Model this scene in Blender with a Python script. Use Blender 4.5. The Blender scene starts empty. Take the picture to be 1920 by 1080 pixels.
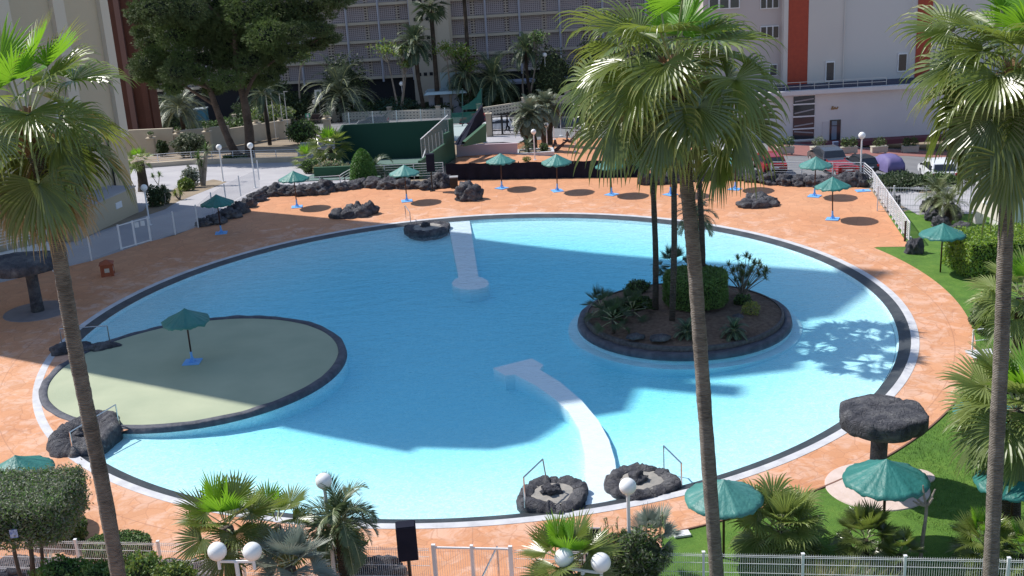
import bpy, math, random
import numpy as np
from mathutils import Vector, noise, Matrix
R = math.radians
PI = math.pi
C = bpy.context.scene.collection

# ------------------------------------------------------------ camera model
H = 15.0; TH = 0.3115102; RO = -0.0581333; F = 2150.0
SL = 0.10; Y0 = 67.0                       # the street side falls gently away
def ray(u, v):
    x = (u-960)/F; y = -(v-540)/F
    c, s = math.cos(RO), math.sin(RO)
    x, y = c*x-s*y, s*x+c*y
    return Vector((x, math.cos(TH)+y*math.sin(TH), -math.sin(TH)+y*math.cos(TH)))
def tz(x, y):
    z = 0.0 if y < Y0 else -SL*(min(y, 190)-Y0)
    if x > 0:                              # at the right the parking lot lies below the deck
        yt = 66.6 if x < 19.6 else max(59.8, 66.6-(x-19.6)*3.2)
        z -= .11*min(x, 45)*max(0, min(1, (y-yt)/2.5))
    return z
def G(u, v, z=0.0):
    """point of the terrain (raised by z) seen at photo pixel u, v"""
    d = ray(u, v); t = (z-H)/d.z; st = .3
    while H+d.z*t > tz(d.x*t, d.y*t)+z+1e-5 and t < 400: t += st
    lo, hi = t-st, t
    if t*d.y > Y0-12:
        for k in range(16):
            m = (lo+hi)/2
            if H+d.z*m > tz(d.x*m, d.y*m)+z+1e-6: lo = m
            else: hi = m
        t = hi
        if (z-H)/d.z > t: t = (z-H)/d.z
    if t*d.y > 138: t = 138/d.y             # nothing that stands on the ground is farther than the block's forecourt
    p = Vector((d.x*t, d.y*t, 0)); p.z = tz(p.x, p.y); return p
def GZ(u, v, z):
    d = ray(u, v); t = (z-H)/d.z
    return Vector((d.x*t, d.y*t, z))
def at(u, v, Y):
    d = ray(u, v); t = Y/d.y
    return Vector((d.x*t, Y, H+d.z*t))
def proj(p):
    dz = p[2]-H
    zf = p[1]*math.cos(TH)-dz*math.sin(TH); y = p[1]*math.sin(TH)+dz*math.cos(TH)
    c, s = math.cos(-RO), math.sin(-RO); x, y = c*p[0]-s*y, s*p[0]+c*y
    return 960+F*x/zf, 540-F*y/zf
def hgt(p, v2):
    lo, hi = 0, 150
    for i in range(40):
        m = (lo+hi)/2
        if proj((p[0], p[1], p[2]+m))[1] > v2: lo = m
        else: hi = m
    return lo
def ppm(p): return F/(p[1]*math.cos(TH)-(p[2]-H)*math.sin(TH))   # photo pixels per metre at p

# ------------------------------------------------------------ materials
MATS = {}
def rgb(c): return (c[0], c[1], c[2], 1)
def M(name, col, rough=.75, col2=None, ns=4.0, bump=0.0, bs=20.0, metal=0, trans=0.0, spec=.5, tcol=None, det=4, sharp=0.5, var=0.0):
    if name in MATS: return MATS[name]
    m = bpy.data.materials.new(name); m.use_nodes = True; MATS[name] = m
    nt = m.node_tree; N = nt.nodes; L = nt.links
    b = N['Principled BSDF']; b.inputs['Base Color'].default_value = rgb(col)
    b.inputs['Roughness'].default_value = rough; b.inputs['Metallic'].default_value = metal
    b.inputs['Specular IOR Level'].default_value = spec
    tc = N.new('ShaderNodeTexCoord')
    if col2:
        n = N.new('ShaderNodeTexNoise'); n.inputs['Scale'].default_value = ns; n.inputs['Detail'].default_value = det
        L.new(tc.outputs['Object'], n.inputs['Vector'])
        r = N.new('ShaderNodeValToRGB'); r.color_ramp.elements[0].position = .5-.25*(1-sharp)-.05; r.color_ramp.elements[1].position = .5+.25*(1-sharp)+.05
        r.color_ramp.elements[0].color = rgb(col); r.color_ramp.elements[1].color = rgb(col2)
        L.new(n.outputs['Fac'], r.inputs['Fac']); L.new(r.outputs['Color'], b.inputs['Base Color'])
    if var:
        oi = N.new('ShaderNodeObjectInfo'); hv = N.new('ShaderNodeHueSaturation'); mv = N.new('ShaderNodeMath'); mv.operation = 'MULTIPLY_ADD'
        L.new(oi.outputs['Random'], mv.inputs[0]); mv.inputs[1].default_value = 2*var; mv.inputs[2].default_value = 1-var; L.new(mv.outputs[0], hv.inputs['Value'])
        ms_ = N.new('ShaderNodeMath'); ms_.operation = 'MULTIPLY_ADD'; L.new(oi.outputs['Random'], ms_.inputs[0]); ms_.inputs[1].default_value = -var; ms_.inputs[2].default_value = 1.0; L.new(ms_.outputs[0], hv.inputs['Saturation'])
        if b.inputs['Base Color'].links: L.new(b.inputs['Base Color'].links[0].from_socket, hv.inputs['Color'])
        else: hv.inputs['Color'].default_value = rgb(col)
        L.new(hv.outputs[0], b.inputs['Base Color'])
    if bump:
        n2 = N.new('ShaderNodeTexNoise'); n2.inputs['Scale'].default_value = bs; n2.inputs['Detail'].default_value = 6
        L.new(tc.outputs['Object'], n2.inputs['Vector'])
        bp = N.new('ShaderNodeBump'); bp.inputs['Strength'].default_value = bump; bp.inputs['Distance'].default_value = .05
        L.new(n2.outputs['Fac'], bp.inputs['Height']); L.new(bp.outputs['Normal'], b.inputs['Normal'])
    if trans:
        t = N.new('ShaderNodeBsdfTranslucent'); t.inputs['Color'].default_value = rgb(tcol or [min(1, c*1.6) for c in col])
        mx = N.new('ShaderNodeMixShader'); mx.inputs[0].default_value = trans
        L.new(b.outputs[0], mx.inputs[1]); L.new(t.outputs[0], mx.inputs[2])
        L.new(mx.outputs[0], N['Material Output'].inputs['Surface'])
    return m

def nodes(m):
    nt = m.node_tree; return nt, nt.nodes, nt.links
def ramp(N, pts):
    r = N.new('ShaderNodeValToRGB'); e = r.color_ramp.elements
    while len(e) < len(pts): e.new(.5)
    for k, (p, c) in enumerate(pts): e[k].position = p; e[k].color = rgb(c)
    return r
def mixc(N, L, f, a, b, mode='MIX'):
    x = N.new('ShaderNodeMix'); x.data_type = 'RGBA'; x.blend_type = mode
    for s, val in ((0, f), (6, a), (7, b)):
        if hasattr(val, 'links'): L.new(val, x.inputs[s])
        else: x.inputs[s].default_value = val if s == 0 else rgb(val)
    return x.outputs[2]
def noise_n(N, L, vec, scale, det=4, rough=.5, dist=0):
    n = N.new('ShaderNodeTexNoise'); n.inputs['Scale'].default_value = scale; n.inputs['Detail'].default_value = det
    n.inputs['Roughness'].default_value = rough; n.inputs['Distortion'].default_value = dist
    L.new(vec, n.inputs['Vector']); return n.outputs['Fac']
def math_n(N, L, op, a, b=0, c=0):
    x = N.new('ShaderNodeMath'); x.operation = op
    for i, val in enumerate((a, b, c)):
        if hasattr(val, 'links'): L.new(val, x.inputs[i])
        else: x.inputs[i].default_value = val
    return x.outputs[0]

def deck_mat():
    m = M('stamped_concrete', (.6, .3, .2), .8); nt, N, L = nodes(m); b = N['Principled BSDF']
    tc = N.new('ShaderNodeTexCoord'); V = tc.outputs['Object']
    big = noise_n(N, L, V, .22, 5, .6)
    r1 = ramp(N, [(.3, (.55, .245, .12)), (.5, (.585, .278, .142)), (.72, (.61, .31, .17))]); L.new(big, r1.inputs[0])
    # worn pale blotches, thicker beside the pool
    w = noise_n(N, L, V, 1.1, 7, .72, .8)
    dist = N.new('ShaderNodeVectorMath'); dist.operation = 'DISTANCE'; L.new(V, dist.inputs[0]); dist.inputs[1].default_value = (-1.43, 43.11, 0)
    near = N.new('ShaderNodeMapRange'); L.new(dist.outputs['Value'], near.inputs[0])
    near.inputs[1].default_value = 16.5; near.inputs[2].default_value = 21.5; near.inputs[3].default_value = .10; near.inputs[4].default_value = -.07
    ws = math_n(N, L, 'ADD', w, near.outputs[0])
    rw = ramp(N, [(.54, (0, 0, 0)), (.66, (1, 1, 1))]); L.new(ws, rw.inputs[0])
    wf = math_n(N, L, 'MULTIPLY', rw.outputs[0], .42)
    c1 = mixc(N, L, wf, r1.outputs[0], (.74, .53, .43))
    # stamped stones: irregular cells
    nz = N.new('ShaderNodeTexNoise'); nz.inputs['Scale'].default_value = 1.2; L.new(V, nz.inputs['Vector'])
    off = N.new('ShaderNodeVectorMath'); off.operation = 'MULTIPLY_ADD'; L.new(nz.outputs['Color'], off.inputs[0]); off.inputs[1].default_value = (.5, .5, 0); L.new(V, off.inputs[2])
    vo = N.new('ShaderNodeTexVoronoi'); vo.feature = 'DISTANCE_TO_EDGE'; vo.inputs['Scale'].default_value = 1.9; L.new(off.outputs[0], vo.inputs['Vector'])
    rc = ramp(N, [(.0, (1, 1, 1)), (.035, (0, 0, 0))]); L.new(vo.outputs['Distance'], rc.inputs[0])
    cf = math_n(N, L, 'MULTIPLY', rc.outputs[0], .42)
    c2 = mixc(N, L, cf, c1, (.33, .13, .07))
    vc = N.new('ShaderNodeTexVoronoi'); vc.inputs['Scale'].default_value = 1.9; L.new(off.outputs[0], vc.inputs['Vector'])
    sep = N.new('ShaderNodeSeparateColor'); L.new(vc.outputs['Color'], sep.inputs[0])
    hs = N.new('ShaderNodeHueSaturation'); L.new(c2, hs.inputs['Color'])
    vv = math_n(N, L, 'MULTIPLY_ADD', sep.outputs[0], .12, .94); L.new(vv, hs.inputs['Value'])
    # expansion joints (straight saw cuts)
    sx = N.new('ShaderNodeSeparateXYZ'); L.new(V, sx.inputs[0])
    at2 = math_n(N, L, 'ARCTAN2', math_n(N, L, 'SUBTRACT', sx.outputs[1], 43.11), math_n(N, L, 'ADD', sx.outputs[0], 1.43))
    fr = math_n(N, L, 'FRACT', math_n(N, L, 'MULTIPLY', at2, 2.55))
    jt = math_n(N, L, 'LESS_THAN', fr, .004)
    rd = math_n(N, L, 'ABSOLUTE', math_n(N, L, 'SUBTRACT', dist.outputs['Value'], 17.75))
    j2 = math_n(N, L, 'LESS_THAN', rd, .018)
    jj = math_n(N, L, 'MULTIPLY', math_n(N, L, 'MAXIMUM', jt, j2), .35)
    c3 = mixc(N, L, jj, hs.outputs[0], (.28, .12, .08))
    fine = noise_n(N, L, V, 14, 5, .7)
    hs2 = N.new('ShaderNodeHueSaturation'); L.new(c3, hs2.inputs['Color']); L.new(math_n(N, L, 'MULTIPLY_ADD', fine, .3, .85), hs2.inputs['Value'])
    L.new(hs2.outputs[0], b.inputs['Base Color'])
    bp = N.new('ShaderNodeBump'); bp.inputs['Strength'].default_value = .35; bp.inputs['Distance'].default_value = .02
    hh = math_n(N, L, 'MULTIPLY_ADD', fine, .5, vo.outputs['Distance']); L.new(hh, bp.inputs['Height']); L.new(bp.outputs[0], b.inputs['Normal'])
    return m
def rock_mat():
    m = M('lava_rock', (.04, .04, .05), .88); nt, N, L = nodes(m); b = N['Principled BSDF']
    tc = N.new('ShaderNodeTexCoord'); V = tc.outputs['Object']
    n = noise_n(N, L, V, 2.2, 7, .65)
    r = ramp(N, [(.30, (.040, .042, .055)), (.48, (.10, .10, .118)), (.68, (.23, .225, .23))]); L.new(n, r.inputs[0]); L.new(r.outputs[0], b.inputs['Base Color'])
    n2 = noise_n(N, L, V, 5, 10, .75)
    bp = N.new('ShaderNodeBump'); bp.inputs['Strength'].default_value = 1.0; bp.inputs['Distance'].default_value = .25
    vo = N.new('ShaderNodeTexVoronoi'); vo.feature = 'DISTANCE_TO_EDGE'; vo.inputs['Scale'].default_value = 3.2
    nz = N.new('ShaderNodeTexNoise'); nz.inputs['Scale'].default_value = 4; L.new(V, nz.inputs['Vector']); of = N.new('ShaderNodeVectorMath'); of.operation = 'MULTIPLY_ADD'; L.new(nz.outputs['Color'], of.inputs[0]); of.inputs[1].default_value = (.5, .5, .5); L.new(V, of.inputs[2]); L.new(of.outputs[0], vo.inputs['Vector'])
    cr_ = ramp(N, [(0, (0, 0, 0)), (.07, (1, 1, 1))]); L.new(vo.outputs['Distance'], cr_.inputs[0])
    L.new(math_n(N, L, 'ADD', n2, math_n(N, L, 'MULTIPLY', cr_.outputs[0], .22)), bp.inputs['Height']); L.new(bp.outputs[0], b.inputs['Normal']); return m
def trunk_mat(name, c1, c2, ringscale=9):
    m = M(name, c1, .9); nt, N, L = nodes(m); b = N['Principled BSDF']
    tc = N.new('ShaderNodeTexCoord'); V = tc.outputs['Object']
    mp = N.new('ShaderNodeMapping'); mp.inputs['Scale'].default_value = (6, 6, 30); L.new(V, mp.inputs[0])
    n = noise_n(N, L, mp.outputs[0], 1.0, 6, .7, .4)
    n3 = noise_n(N, L, V, 1.3, 4, .6)
    f = math_n(N, L, 'ADD', math_n(N, L, 'MULTIPLY', n, .55), math_n(N, L, 'MULTIPLY', n3, .45))
    r = ramp(N, [(.38, [x*.42 for x in c1]), (.5, c1), (.62, c2)]); L.new(f, r.inputs[0]); L.new(r.outputs[0], b.inputs['Base Color'])
    w = N.new('ShaderNodeTexWave'); w.bands_direction = 'Z'; w.inputs['Scale'].default_value = ringscale; w.inputs['Distortion'].default_value = 3; w.inputs['Detail'].default_value = 4; L.new(V, w.inputs['Vector'])
    bp = N.new('ShaderNodeBump'); bp.inputs['Strength'].default_value = 1.0; bp.inputs['Distance'].default_value = .07
    L.new(math_n(N, L, 'ADD', w.outputs['Fac'], n), bp.inputs['Height']); L.new(bp.outputs[0], b.inputs['Normal']); return m
def grass_mat():
    m = M('lawn_turf', (.06, .14, .02), .9); nt, N, L = nodes(m); b = N['Principled BSDF']
    tc = N.new('ShaderNodeTexCoord'); V = tc.outputs['Object']
    n = noise_n(N, L, V, .9, 8, .75); r = ramp(N, [(.28, (.05, .12, .014)), (.5, (.09, .20, .02)), (.66, (.14, .25, .032)), (.8, (.20, .24, .06))]); L.new(n, r.inputs[0])
    n2 = noise_n(N, L, V, 30, 4, .7); hs = N.new('ShaderNodeHueSaturation'); L.new(r.outputs[0], hs.inputs['Color']); L.new(math_n(N, L, 'MULTIPLY_ADD', n2, 1.0, .5), hs.inputs['Value'])
    L.new(hs.outputs[0], b.inputs['Base Color'])
    bp = N.new('ShaderNodeBump'); bp.inputs['Strength'].default_value = .8; bp.inputs['Distance'].default_value = .05
    L.new(n2, bp.inputs['Height']); L.new(bp.outputs[0], b.inputs['Normal']); return m
def water_mat():
    m = bpy.data.materials.new('pool_water'); m.use_nodes = True; nt, N, L = nodes(m)
    N.remove(N['Principled BSDF']); out = N['Material Output']
    tc = N.new('ShaderNodeTexCoord'); V = tc.outputs['Object']
    mp = N.new('ShaderNodeMapping'); mp.inputs['Scale'].default_value = (1, 1.6, 1); mp.inputs['Rotation'].default_value = (0, 0, .3); L.new(V, mp.inputs[0])
    a = noise_n(N, L, mp.outputs[0], 5.5, 3, .55, .6); c = noise_n(N, L, mp.outputs[0], 1.1, 3, .5, .3)
    h = math_n(N, L, 'ADD', a, math_n(N, L, 'MULTIPLY', c, 1.6))
    bp = N.new('ShaderNodeBump'); bp.inputs['Strength'].default_value = .45; bp.inputs['Distance'].default_value = .05; L.new(h, bp.inputs['Height'])
    gl = N.new('ShaderNodeBsdfGlossy'); gl.inputs['Roughness'].default_value = .04; L.new(bp.outputs[0], gl.inputs['Normal'])
    tr = N.new('ShaderNodeBsdfTransparent'); tr.inputs[0].default_value = (.97, .99, 1, 1)
    fr = N.new('ShaderNodeFresnel'); fr.inputs['IOR'].default_value = 1.33; L.new(bp.outputs[0], fr.inputs['Normal'])
    geo = N.new('ShaderNodeNewGeometry'); mr = N.new('ShaderNodeMix'); L.new(geo.outputs['Backfacing'], mr.inputs[0]); L.new(fr.outputs[0], mr.inputs[2]); mr.inputs[3].default_value = .03
    mx = N.new('ShaderNodeMixShader'); L.new(mr.outputs[0], mx.inputs[0]); L.new(tr.outputs[0], mx.inputs[1]); L.new(gl.outputs[0], mx.inputs[2])
    L.new(mx.outputs[0], out.inputs['Surface'])
    va = N.new('ShaderNodeVolumeAbsorption'); va.inputs['Color'].default_value = (.40, .92, .99, 1); va.inputs['Density'].default_value = .88
    L.new(va.outputs[0], out.inputs['Volume']); return m
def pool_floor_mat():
    m = M('pool_paint_caustic', (.5, .7, .8), .5); nt, N, L = nodes(m); b = N['Principled BSDF']
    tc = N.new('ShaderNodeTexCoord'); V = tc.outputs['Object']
    n = noise_n(N, L, V, 6.5, 4, .65, 1.6); r = ramp(N, [(.34, (.60, .80, .84)), (.5, (.72, .88, .90)), (.66, (.90, .97, .96))]); L.new(n, r.inputs[0])  # mottled noise paints caustic sparkle into the floor colour
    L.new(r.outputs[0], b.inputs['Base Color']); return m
def screen_mat(name, hole, frame, sc=1.0, bw=.34, rh=.26, mortar=.09):
    m = M(name, frame, .85); nt, N, L = nodes(m); b = N['Principled BSDF']
    tc = N.new('ShaderNodeTexCoord'); sx = N.new('ShaderNodeSeparateXYZ'); L.new(tc.outputs['Object'], sx.inputs[0])
    cx = N.new('ShaderNodeCombineXYZ'); L.new(sx.outputs[0], cx.inputs[0]); L.new(sx.outputs[2], cx.inputs[1])
    br = N.new('ShaderNodeTexBrick'); br.offset = 0; br.inputs['Scale'].default_value = sc; br.inputs['Brick Width'].default_value = bw; br.inputs['Row Height'].default_value = rh
    br.inputs['Mortar Size'].default_value = mortar; br.inputs['Color1'].default_value = rgb(hole); br.inputs['Color2'].default_value = rgb([h*1.5 for h in hole]); br.inputs['Mortar'].default_value = rgb(frame)
    L.new(cx.outputs[0], br.inputs['Vector']); L.new(br.outputs[0], b.inputs['Base Color'])
    bp = N.new('ShaderNodeBump'); bp.inputs['Strength'].default_value = 1; bp.inputs['Distance'].default_value = .1; L.new(br.outputs['Fac'], bp.inputs['Height']); L.new(bp.outputs[0], b.inputs['Normal'])
    return m
def net_mat(name, col, alpha):
    m = M(name, col, .8); nt, N, L = nodes(m)
    t = N.new('ShaderNodeBsdfTransparent'); mx = N.new('ShaderNodeMixShader'); mx.inputs[0].default_value = alpha
    L.new(t.outputs[0], mx.inputs[1]); L.new(N['Principled BSDF'].outputs[0], mx.inputs[2]); L.new(mx.outputs[0], N['Material Output'].inputs[0]); return m

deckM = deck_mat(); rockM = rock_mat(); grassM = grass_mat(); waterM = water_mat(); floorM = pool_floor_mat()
whiteM = M('white_paint', (.78, .78, .80), .45, (.70, .71, .73), 3)
whiteStone = M('white_coping', (.62, .62, .64), .7, (.48, .48, .50), 2.5, .15, 12)
globeM = M('globe_glass', (.86, .86, .86), .28)
galvM = M('galvanised', (.55, .57, .6), .35, metal=.6)
steelM = M('stainless_steel', (.6, .6, .62), .2, metal=1)
tealM = M('teal_canvas', (.018, .175, .15), .5, (.026, .215, .185), 3, .5, 9, var=.22)
poleM = M('brown_pole', (.045, .018, .014), .5)
blueM = M('blue_paint', (.14, .40, .80), .6, (.20, .46, .84), 6)
rimM = M('rim_rock', (.05, .055, .075), .7, (.10, .105, .13), 3.5, .7, 7)
rimTile = M('rim_band', (.022, .028, .036), .55, (.055, .062, .068), 1.6, .3, 10)
soilM = M('bark_mulch', (.10, .06, .045), .95, (.19, .13, .09), 7, .8, 30)
earthM = M('dry_earth', (.30, .24, .17), .95, (.22, .17, .12), .8, .3, 8)
sandM = M('sand_fill', (.36, .33, .29), .95, (.26, .25, .23), 5, .4, 20)
greenFloor = M('green_rubber', (.42, .455, .31), .8, (.345, .39, .265), .5, .12, 30, det=8)
palmL = M('palm_leaf', (.125, .165, .034), .32, (.165, .21, .05), 2.5, trans=.30, tcol=(.32, .42, .07), spec=.9)
palmD = M('palm_leaf_old', (.080, .11, .026), .34, (.11, .145, .036), 2.5, trans=.3, tcol=(.22, .29, .05), spec=.9)
palmY = M('palm_leaf_tip', (.27, .27, .075), .5, (.15, .20, .045), 3, trans=.3, tcol=(.35, .35, .07))
palmN = M('palm_leaf_young', (.10, .24, .025), .45, (.13, .29, .03), 2, trans=.4, tcol=(.28, .55, .03))
palmDry = M('dry_frond', (.33, .235, .125), .85, (.44, .34, .20), 4, trans=.2)
petM = M('petiole', (.30, .32, .16), .45)
fibreM = M('crown_fibre', (.20, .11, .06), .95, (.30, .18, .10), 9, .8, 20)
trunkM = trunk_mat('palm_trunk', (.33, .285, .245), (.52, .46, .40))
trunkDk = trunk_mat('date_trunk', (.10, .075, .055), (.17, .12, .09), 5)
pineT = trunk_mat('pine_bark', (.17, .115, .085), (.25, .18, .14), 4)
woodM = M('grey_branch', (.30, .26, .22), .9, (.20, .17, .14), 6, .4, 20)
darkWood = M('dark_branch', (.06, .05, .042), .9, (.10, .08, .065), 6)
featherM = M('feather_leaf', (.085, .125, .055), .45, (.12, .165, .07), 2, trans=.2, spec=.6)
dateM = M('date_leaf', (.055, .09, .05), .5, (.085, .125, .07), 2, trans=.15)
silverM = M('silver_leaf', (.20, .24, .20), .45, (.28, .31, .26), 3, trans=.15)
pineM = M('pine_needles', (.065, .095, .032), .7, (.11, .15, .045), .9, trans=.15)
pineL = M('pine_needles_lit', (.13, .19, .05), .7, (.09, .14, .04), 1.2, trans=.2)
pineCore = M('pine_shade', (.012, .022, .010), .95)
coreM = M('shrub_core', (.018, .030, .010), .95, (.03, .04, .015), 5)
def foli(name, a, b, tr=.2): return M(name, a, .55, b, 3, trans=tr, var=.18)
hedgeY = foli('hedge_bright', (.22, .34, .025), (.31, .42, .04), .4)
hedgeG = foli('hedge_green', (.11, .21, .035), (.15, .26, .05))
hedgeD = foli('hedge_dark', (.030, .060, .018), (.05, .085, .022))
oliveM = foli('olive_leaf', (.17, .19, .125), (.29, .31, .23), .3)
bushG = foli('bush_green', (.085, .16, .03), (.13, .215, .045))
bushD = foli('bush_dark', (.036, .064, .022), (.058, .092, .028))
limeM = foli('lime_leaf', (.16, .21, .03), (.22, .26, .04), .35)
cypM = foli('cypress_bright', (.05, .16, .008), (.09, .22, .012), .2)
yelM = foli('yellow_shrub', (.25, .24, .02), (.32, .28, .03), .3)
strawM = foli('straw_grass', (.30, .25, .14), (.22, .20, .08), .3)
concM = M('pavement_concrete', (.43, .42, .435), .85, (.36, .35, .375), .5, .15, 12)
asphM = M('asphalt', (.17, .17, .18), .9, (.21, .21, .215), .4, .2, 30)
beigeM = M('beige_render', (.50, .42, .30), .9, (.46, .385, .28), .12, .1, 10)
paleM = M('pale_render', (.64, .60, .56), .9, (.59, .55, .52), .15, .08, 10)
white2M = M('white_render', (.70, .68, .66), .9, (.64, .62, .62), .3, .08, 10)
redM = M('red_tile', (.40, .055, .022), .6, (.34, .045, .02), 3)
brownM = M('brown_cladding', (.085, .026, .016), .75, (.12, .04, .024), .4, .2, 6)
brown2M = M('brown_pier', (.19, .10, .085), .8)
glassD = M('dark_glass', (.03, .035, .045), .12, spec=.8)
glassB = M('bluish_glass', (.16, .24, .32), .15, spec=.8)
darkM = M('dark_void', (.02, .02, .024), .9)
navyM = M('navy_band', (.045, .05, .085), .7)
padelG = M('green_render', (.035, .10, .055), .85, (.045, .115, .065), .6)
padelIn = M('green_court_wall', (.012, .058, .038), .8)
padelF = M('court_turf', (.10, .17, .15), .9)
netG = net_mat('green_netting', (.025, .17, .14), .85)
glassP = net_mat('court_glass', (.55, .6, .6), .22)
meshP = net_mat('fine_mesh', (.6, .6, .62), .24)
blackM = M('black_fabric', (.013, .015, .026), .9, (.02, .021, .036), 2, .3, 5, spec=.1)
blackP = M('black_plastic', (.012, .012, .014), .45)
terraM = M('terracotta_paint', (.34, .085, .035), .7, (.29, .07, .03), 4)
plasterM = M('planter_concrete', (.50, .46, .38), .9, (.42, .39, .33), 4)
tireM = M('tyre_rubber', (.02, .02, .02), .9)
creamM = M('cream_wall', (.50, .43, .33), .9, (.43, .37, .29), .6, .1, 10)
pinkM = M('lilac_wall', (.52, .42, .46), .9)
purpleM = M('purple_cover', (.13, .11, .26), .7, (.155, .13, .30), 1.5, .4, 3)
rustM = M('rusty_iron', (.075, .045, .04), .8)
lampRed = M('tail_lamp', (.5, .02, .015), .25); lampW = M('head_lamp', (.8, .8, .8), .15)
curbM = M('edging', (.20, .10, .07), .8)

# ------------------------------------------------------------ mesh builder
class MB:
    def __init__(s): s.v = []; s.f = []; s.m = []
    def add(s, vs, fs, mi=0):
        o = len(s.v); s.v.extend(tuple(p) for p in vs)
        for f in fs: s.f.append(tuple(i+o for i in f)); s.m.append(mi)
    def box(s, c, d, rz=0, mi=0, taper=1.0):
        cx, cy, cz = c; hx, hy, hz = d[0]/2, d[1]/2, d[2]/2; ca, sa = math.cos(rz), math.sin(rz); vs = []
        for z, k in ((-hz, 1), (hz, taper)):
            for x, y in ((-hx, -hy), (hx, -hy), (hx, hy), (-hx, hy)):
                x *= k; y *= k; vs.append((cx+x*ca-y*sa, cy+x*sa+y*ca, cz+z))
        s.add(vs, [(3, 2, 1, 0), (4, 5, 6, 7), (0, 1, 5, 4), (1, 2, 6, 5), (2, 3, 7, 6), (3, 0, 4, 7)], mi)
    def beam(s, a, b, w, h=None, mi=0):
        a = Vector(a); b = Vector(b); d = b-a; L = d.length; h = h or w
        if L < 1e-6: return
        d.normalize(); up = Vector((0, 0, 1)) if abs(d.z) < .95 else Vector((0, 1, 0))
        x = d.cross(up).normalized(); y = x.cross(d)
        vs = [a+x*i*w/2+y*j*h/2 for i, j in ((-1, -1), (1, -1), (1, 1), (-1, 1))]+[b+x*i*w/2+y*j*h/2 for i, j in ((-1, -1), (1, -1), (1, 1), (-1, 1))]
        s.add(vs, [(0, 1, 2, 3), (7, 6, 5, 4), (1, 0, 4, 5), (2, 1, 5, 6), (3, 2, 6, 7), (0, 3, 7, 4)], mi)
    def tube(s, pts, rs, n=8, mi=0, cap=True, jit=0, rng=None):
        pts = [Vector(p) for p in pts]
        if not hasattr(rs, '__len__'): rs = [rs]*len(pts)
        vs = []; fs = []
        ref = None
        for i, p in enumerate(pts):
            d = (pts[min(i+1, len(pts)-1)]-pts[max(i-1, 0)]).normalized()
            if ref is None: ref = d.orthogonal().normalized()
            x = (ref-d*ref.dot(d)).normalized(); ref = x; y = d.cross(x)
            for k in range(n):
                a = 2*PI*k/n; r = rs[i]*(1+(rng.uniform(-jit, jit) if rng else 0))
                vs.append(p+x*math.cos(a)*r+y*math.sin(a)*r)
        for i in range(len(pts)-1):
            for k in range(n): fs.append((i*n+k, i*n+(k+1) % n, (i+1)*n+(k+1) % n, (i+1)*n+k))
        if cap: fs.append(tuple(reversed(range(n)))); fs.append(tuple((len(pts)-1)*n+k for k in range(n)))
        s.add(vs, fs, mi)
    def lathe(s, prof, c=(0, 0, 0), n=20, mi=0):
        vs = []; fs = []
        for r, z in prof:
            for k in range(n): a = 2*PI*k/n; vs.append((c[0]+r*math.cos(a), c[1]+r*math.sin(a), c[2]+z))
        for i in range(len(prof)-1):
            for k in range(n): fs.append((i*n+k, i*n+(k+1) % n, (i+1)*n+(k+1) % n, (i+1)*n+k))
        s.add(vs, fs, mi)
    def ball(s, c, r, n=16, mi=0, sz=1.0):
        s.lathe([(max(1e-3, r*math.sin(PI*i/(n//2))), -r*sz*math.cos(PI*i/(n//2))) for i in range(n//2+1)], c, n, mi)
    def prism(s, poly, z0, z1, mi=0):
        n = len(poly); s.add([(p[0], p[1], z0) for p in poly]+[(p[0], p[1], z1) for p in poly],
              [tuple(reversed(range(n))), tuple(range(n, 2*n))]+[(i, (i+1) % n, n+(i+1) % n, n+i) for i in range(n)], mi)
    def build(s, name, mats, parent=None, loc=(0, 0, 0), smooth=False, rz=0):
        me = bpy.data.meshes.new(name)
        me.from_pydata(s.v, [], s.f)
        if not isinstance(mats, (list, tuple)): mats = [mats]
        for m in mats: me.materials.append(m)
        if len(mats) > 1: me.polygons.foreach_set('material_index', s.m)
        if smooth: me.polygons.foreach_set('use_smooth', [True]*len(s.f))
        me.update()
        o = bpy.data.objects.new(name, me); C.objects.link(o); o.parent = parent; o.location = loc; o.rotation_euler = (0, 0, rz)
        return o
def tag(o, label, cat, group=None):
    o['label'] = label; o['category'] = cat
    if group: o['group'] = group
    return o
def thing(name, label, cat, loc=(0, 0, 0), rz=0, group=None):
    o = bpy.data.objects.new(name, None); C.objects.link(o); o.location = loc; o.rotation_euler = (0, 0, rz)
    return tag(o, label, cat, group)
def struct(name, mb, mat, smooth=False, kind='structure'):
    o = mb.build(name, mat, smooth=smooth); o['kind'] = kind; return o
KIDS = {}
def dup(root, loc, rz=0, label=None, group=None, sc=1.0):
    r = root.copy(); C.objects.link(r); r.location = loc; r.rotation_euler = (0, 0, rz); r.scale = (sc, sc, sc)
    if label: r['label'] = label
    if group: r['group'] = group
    for ch in list(root.children):
        c = ch.copy(); C.objects.link(c); c.parent = r
        for g in list(ch.children):
            d = g.copy(); C.objects.link(d); d.parent = c
    return r
bpy.context.view_layer.update()

# ------------------------------------------------------------ sun
SEL = R(50.5); SAZ = Vector((.866, -.5, 0))      # light travels towards +x and the camera
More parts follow.
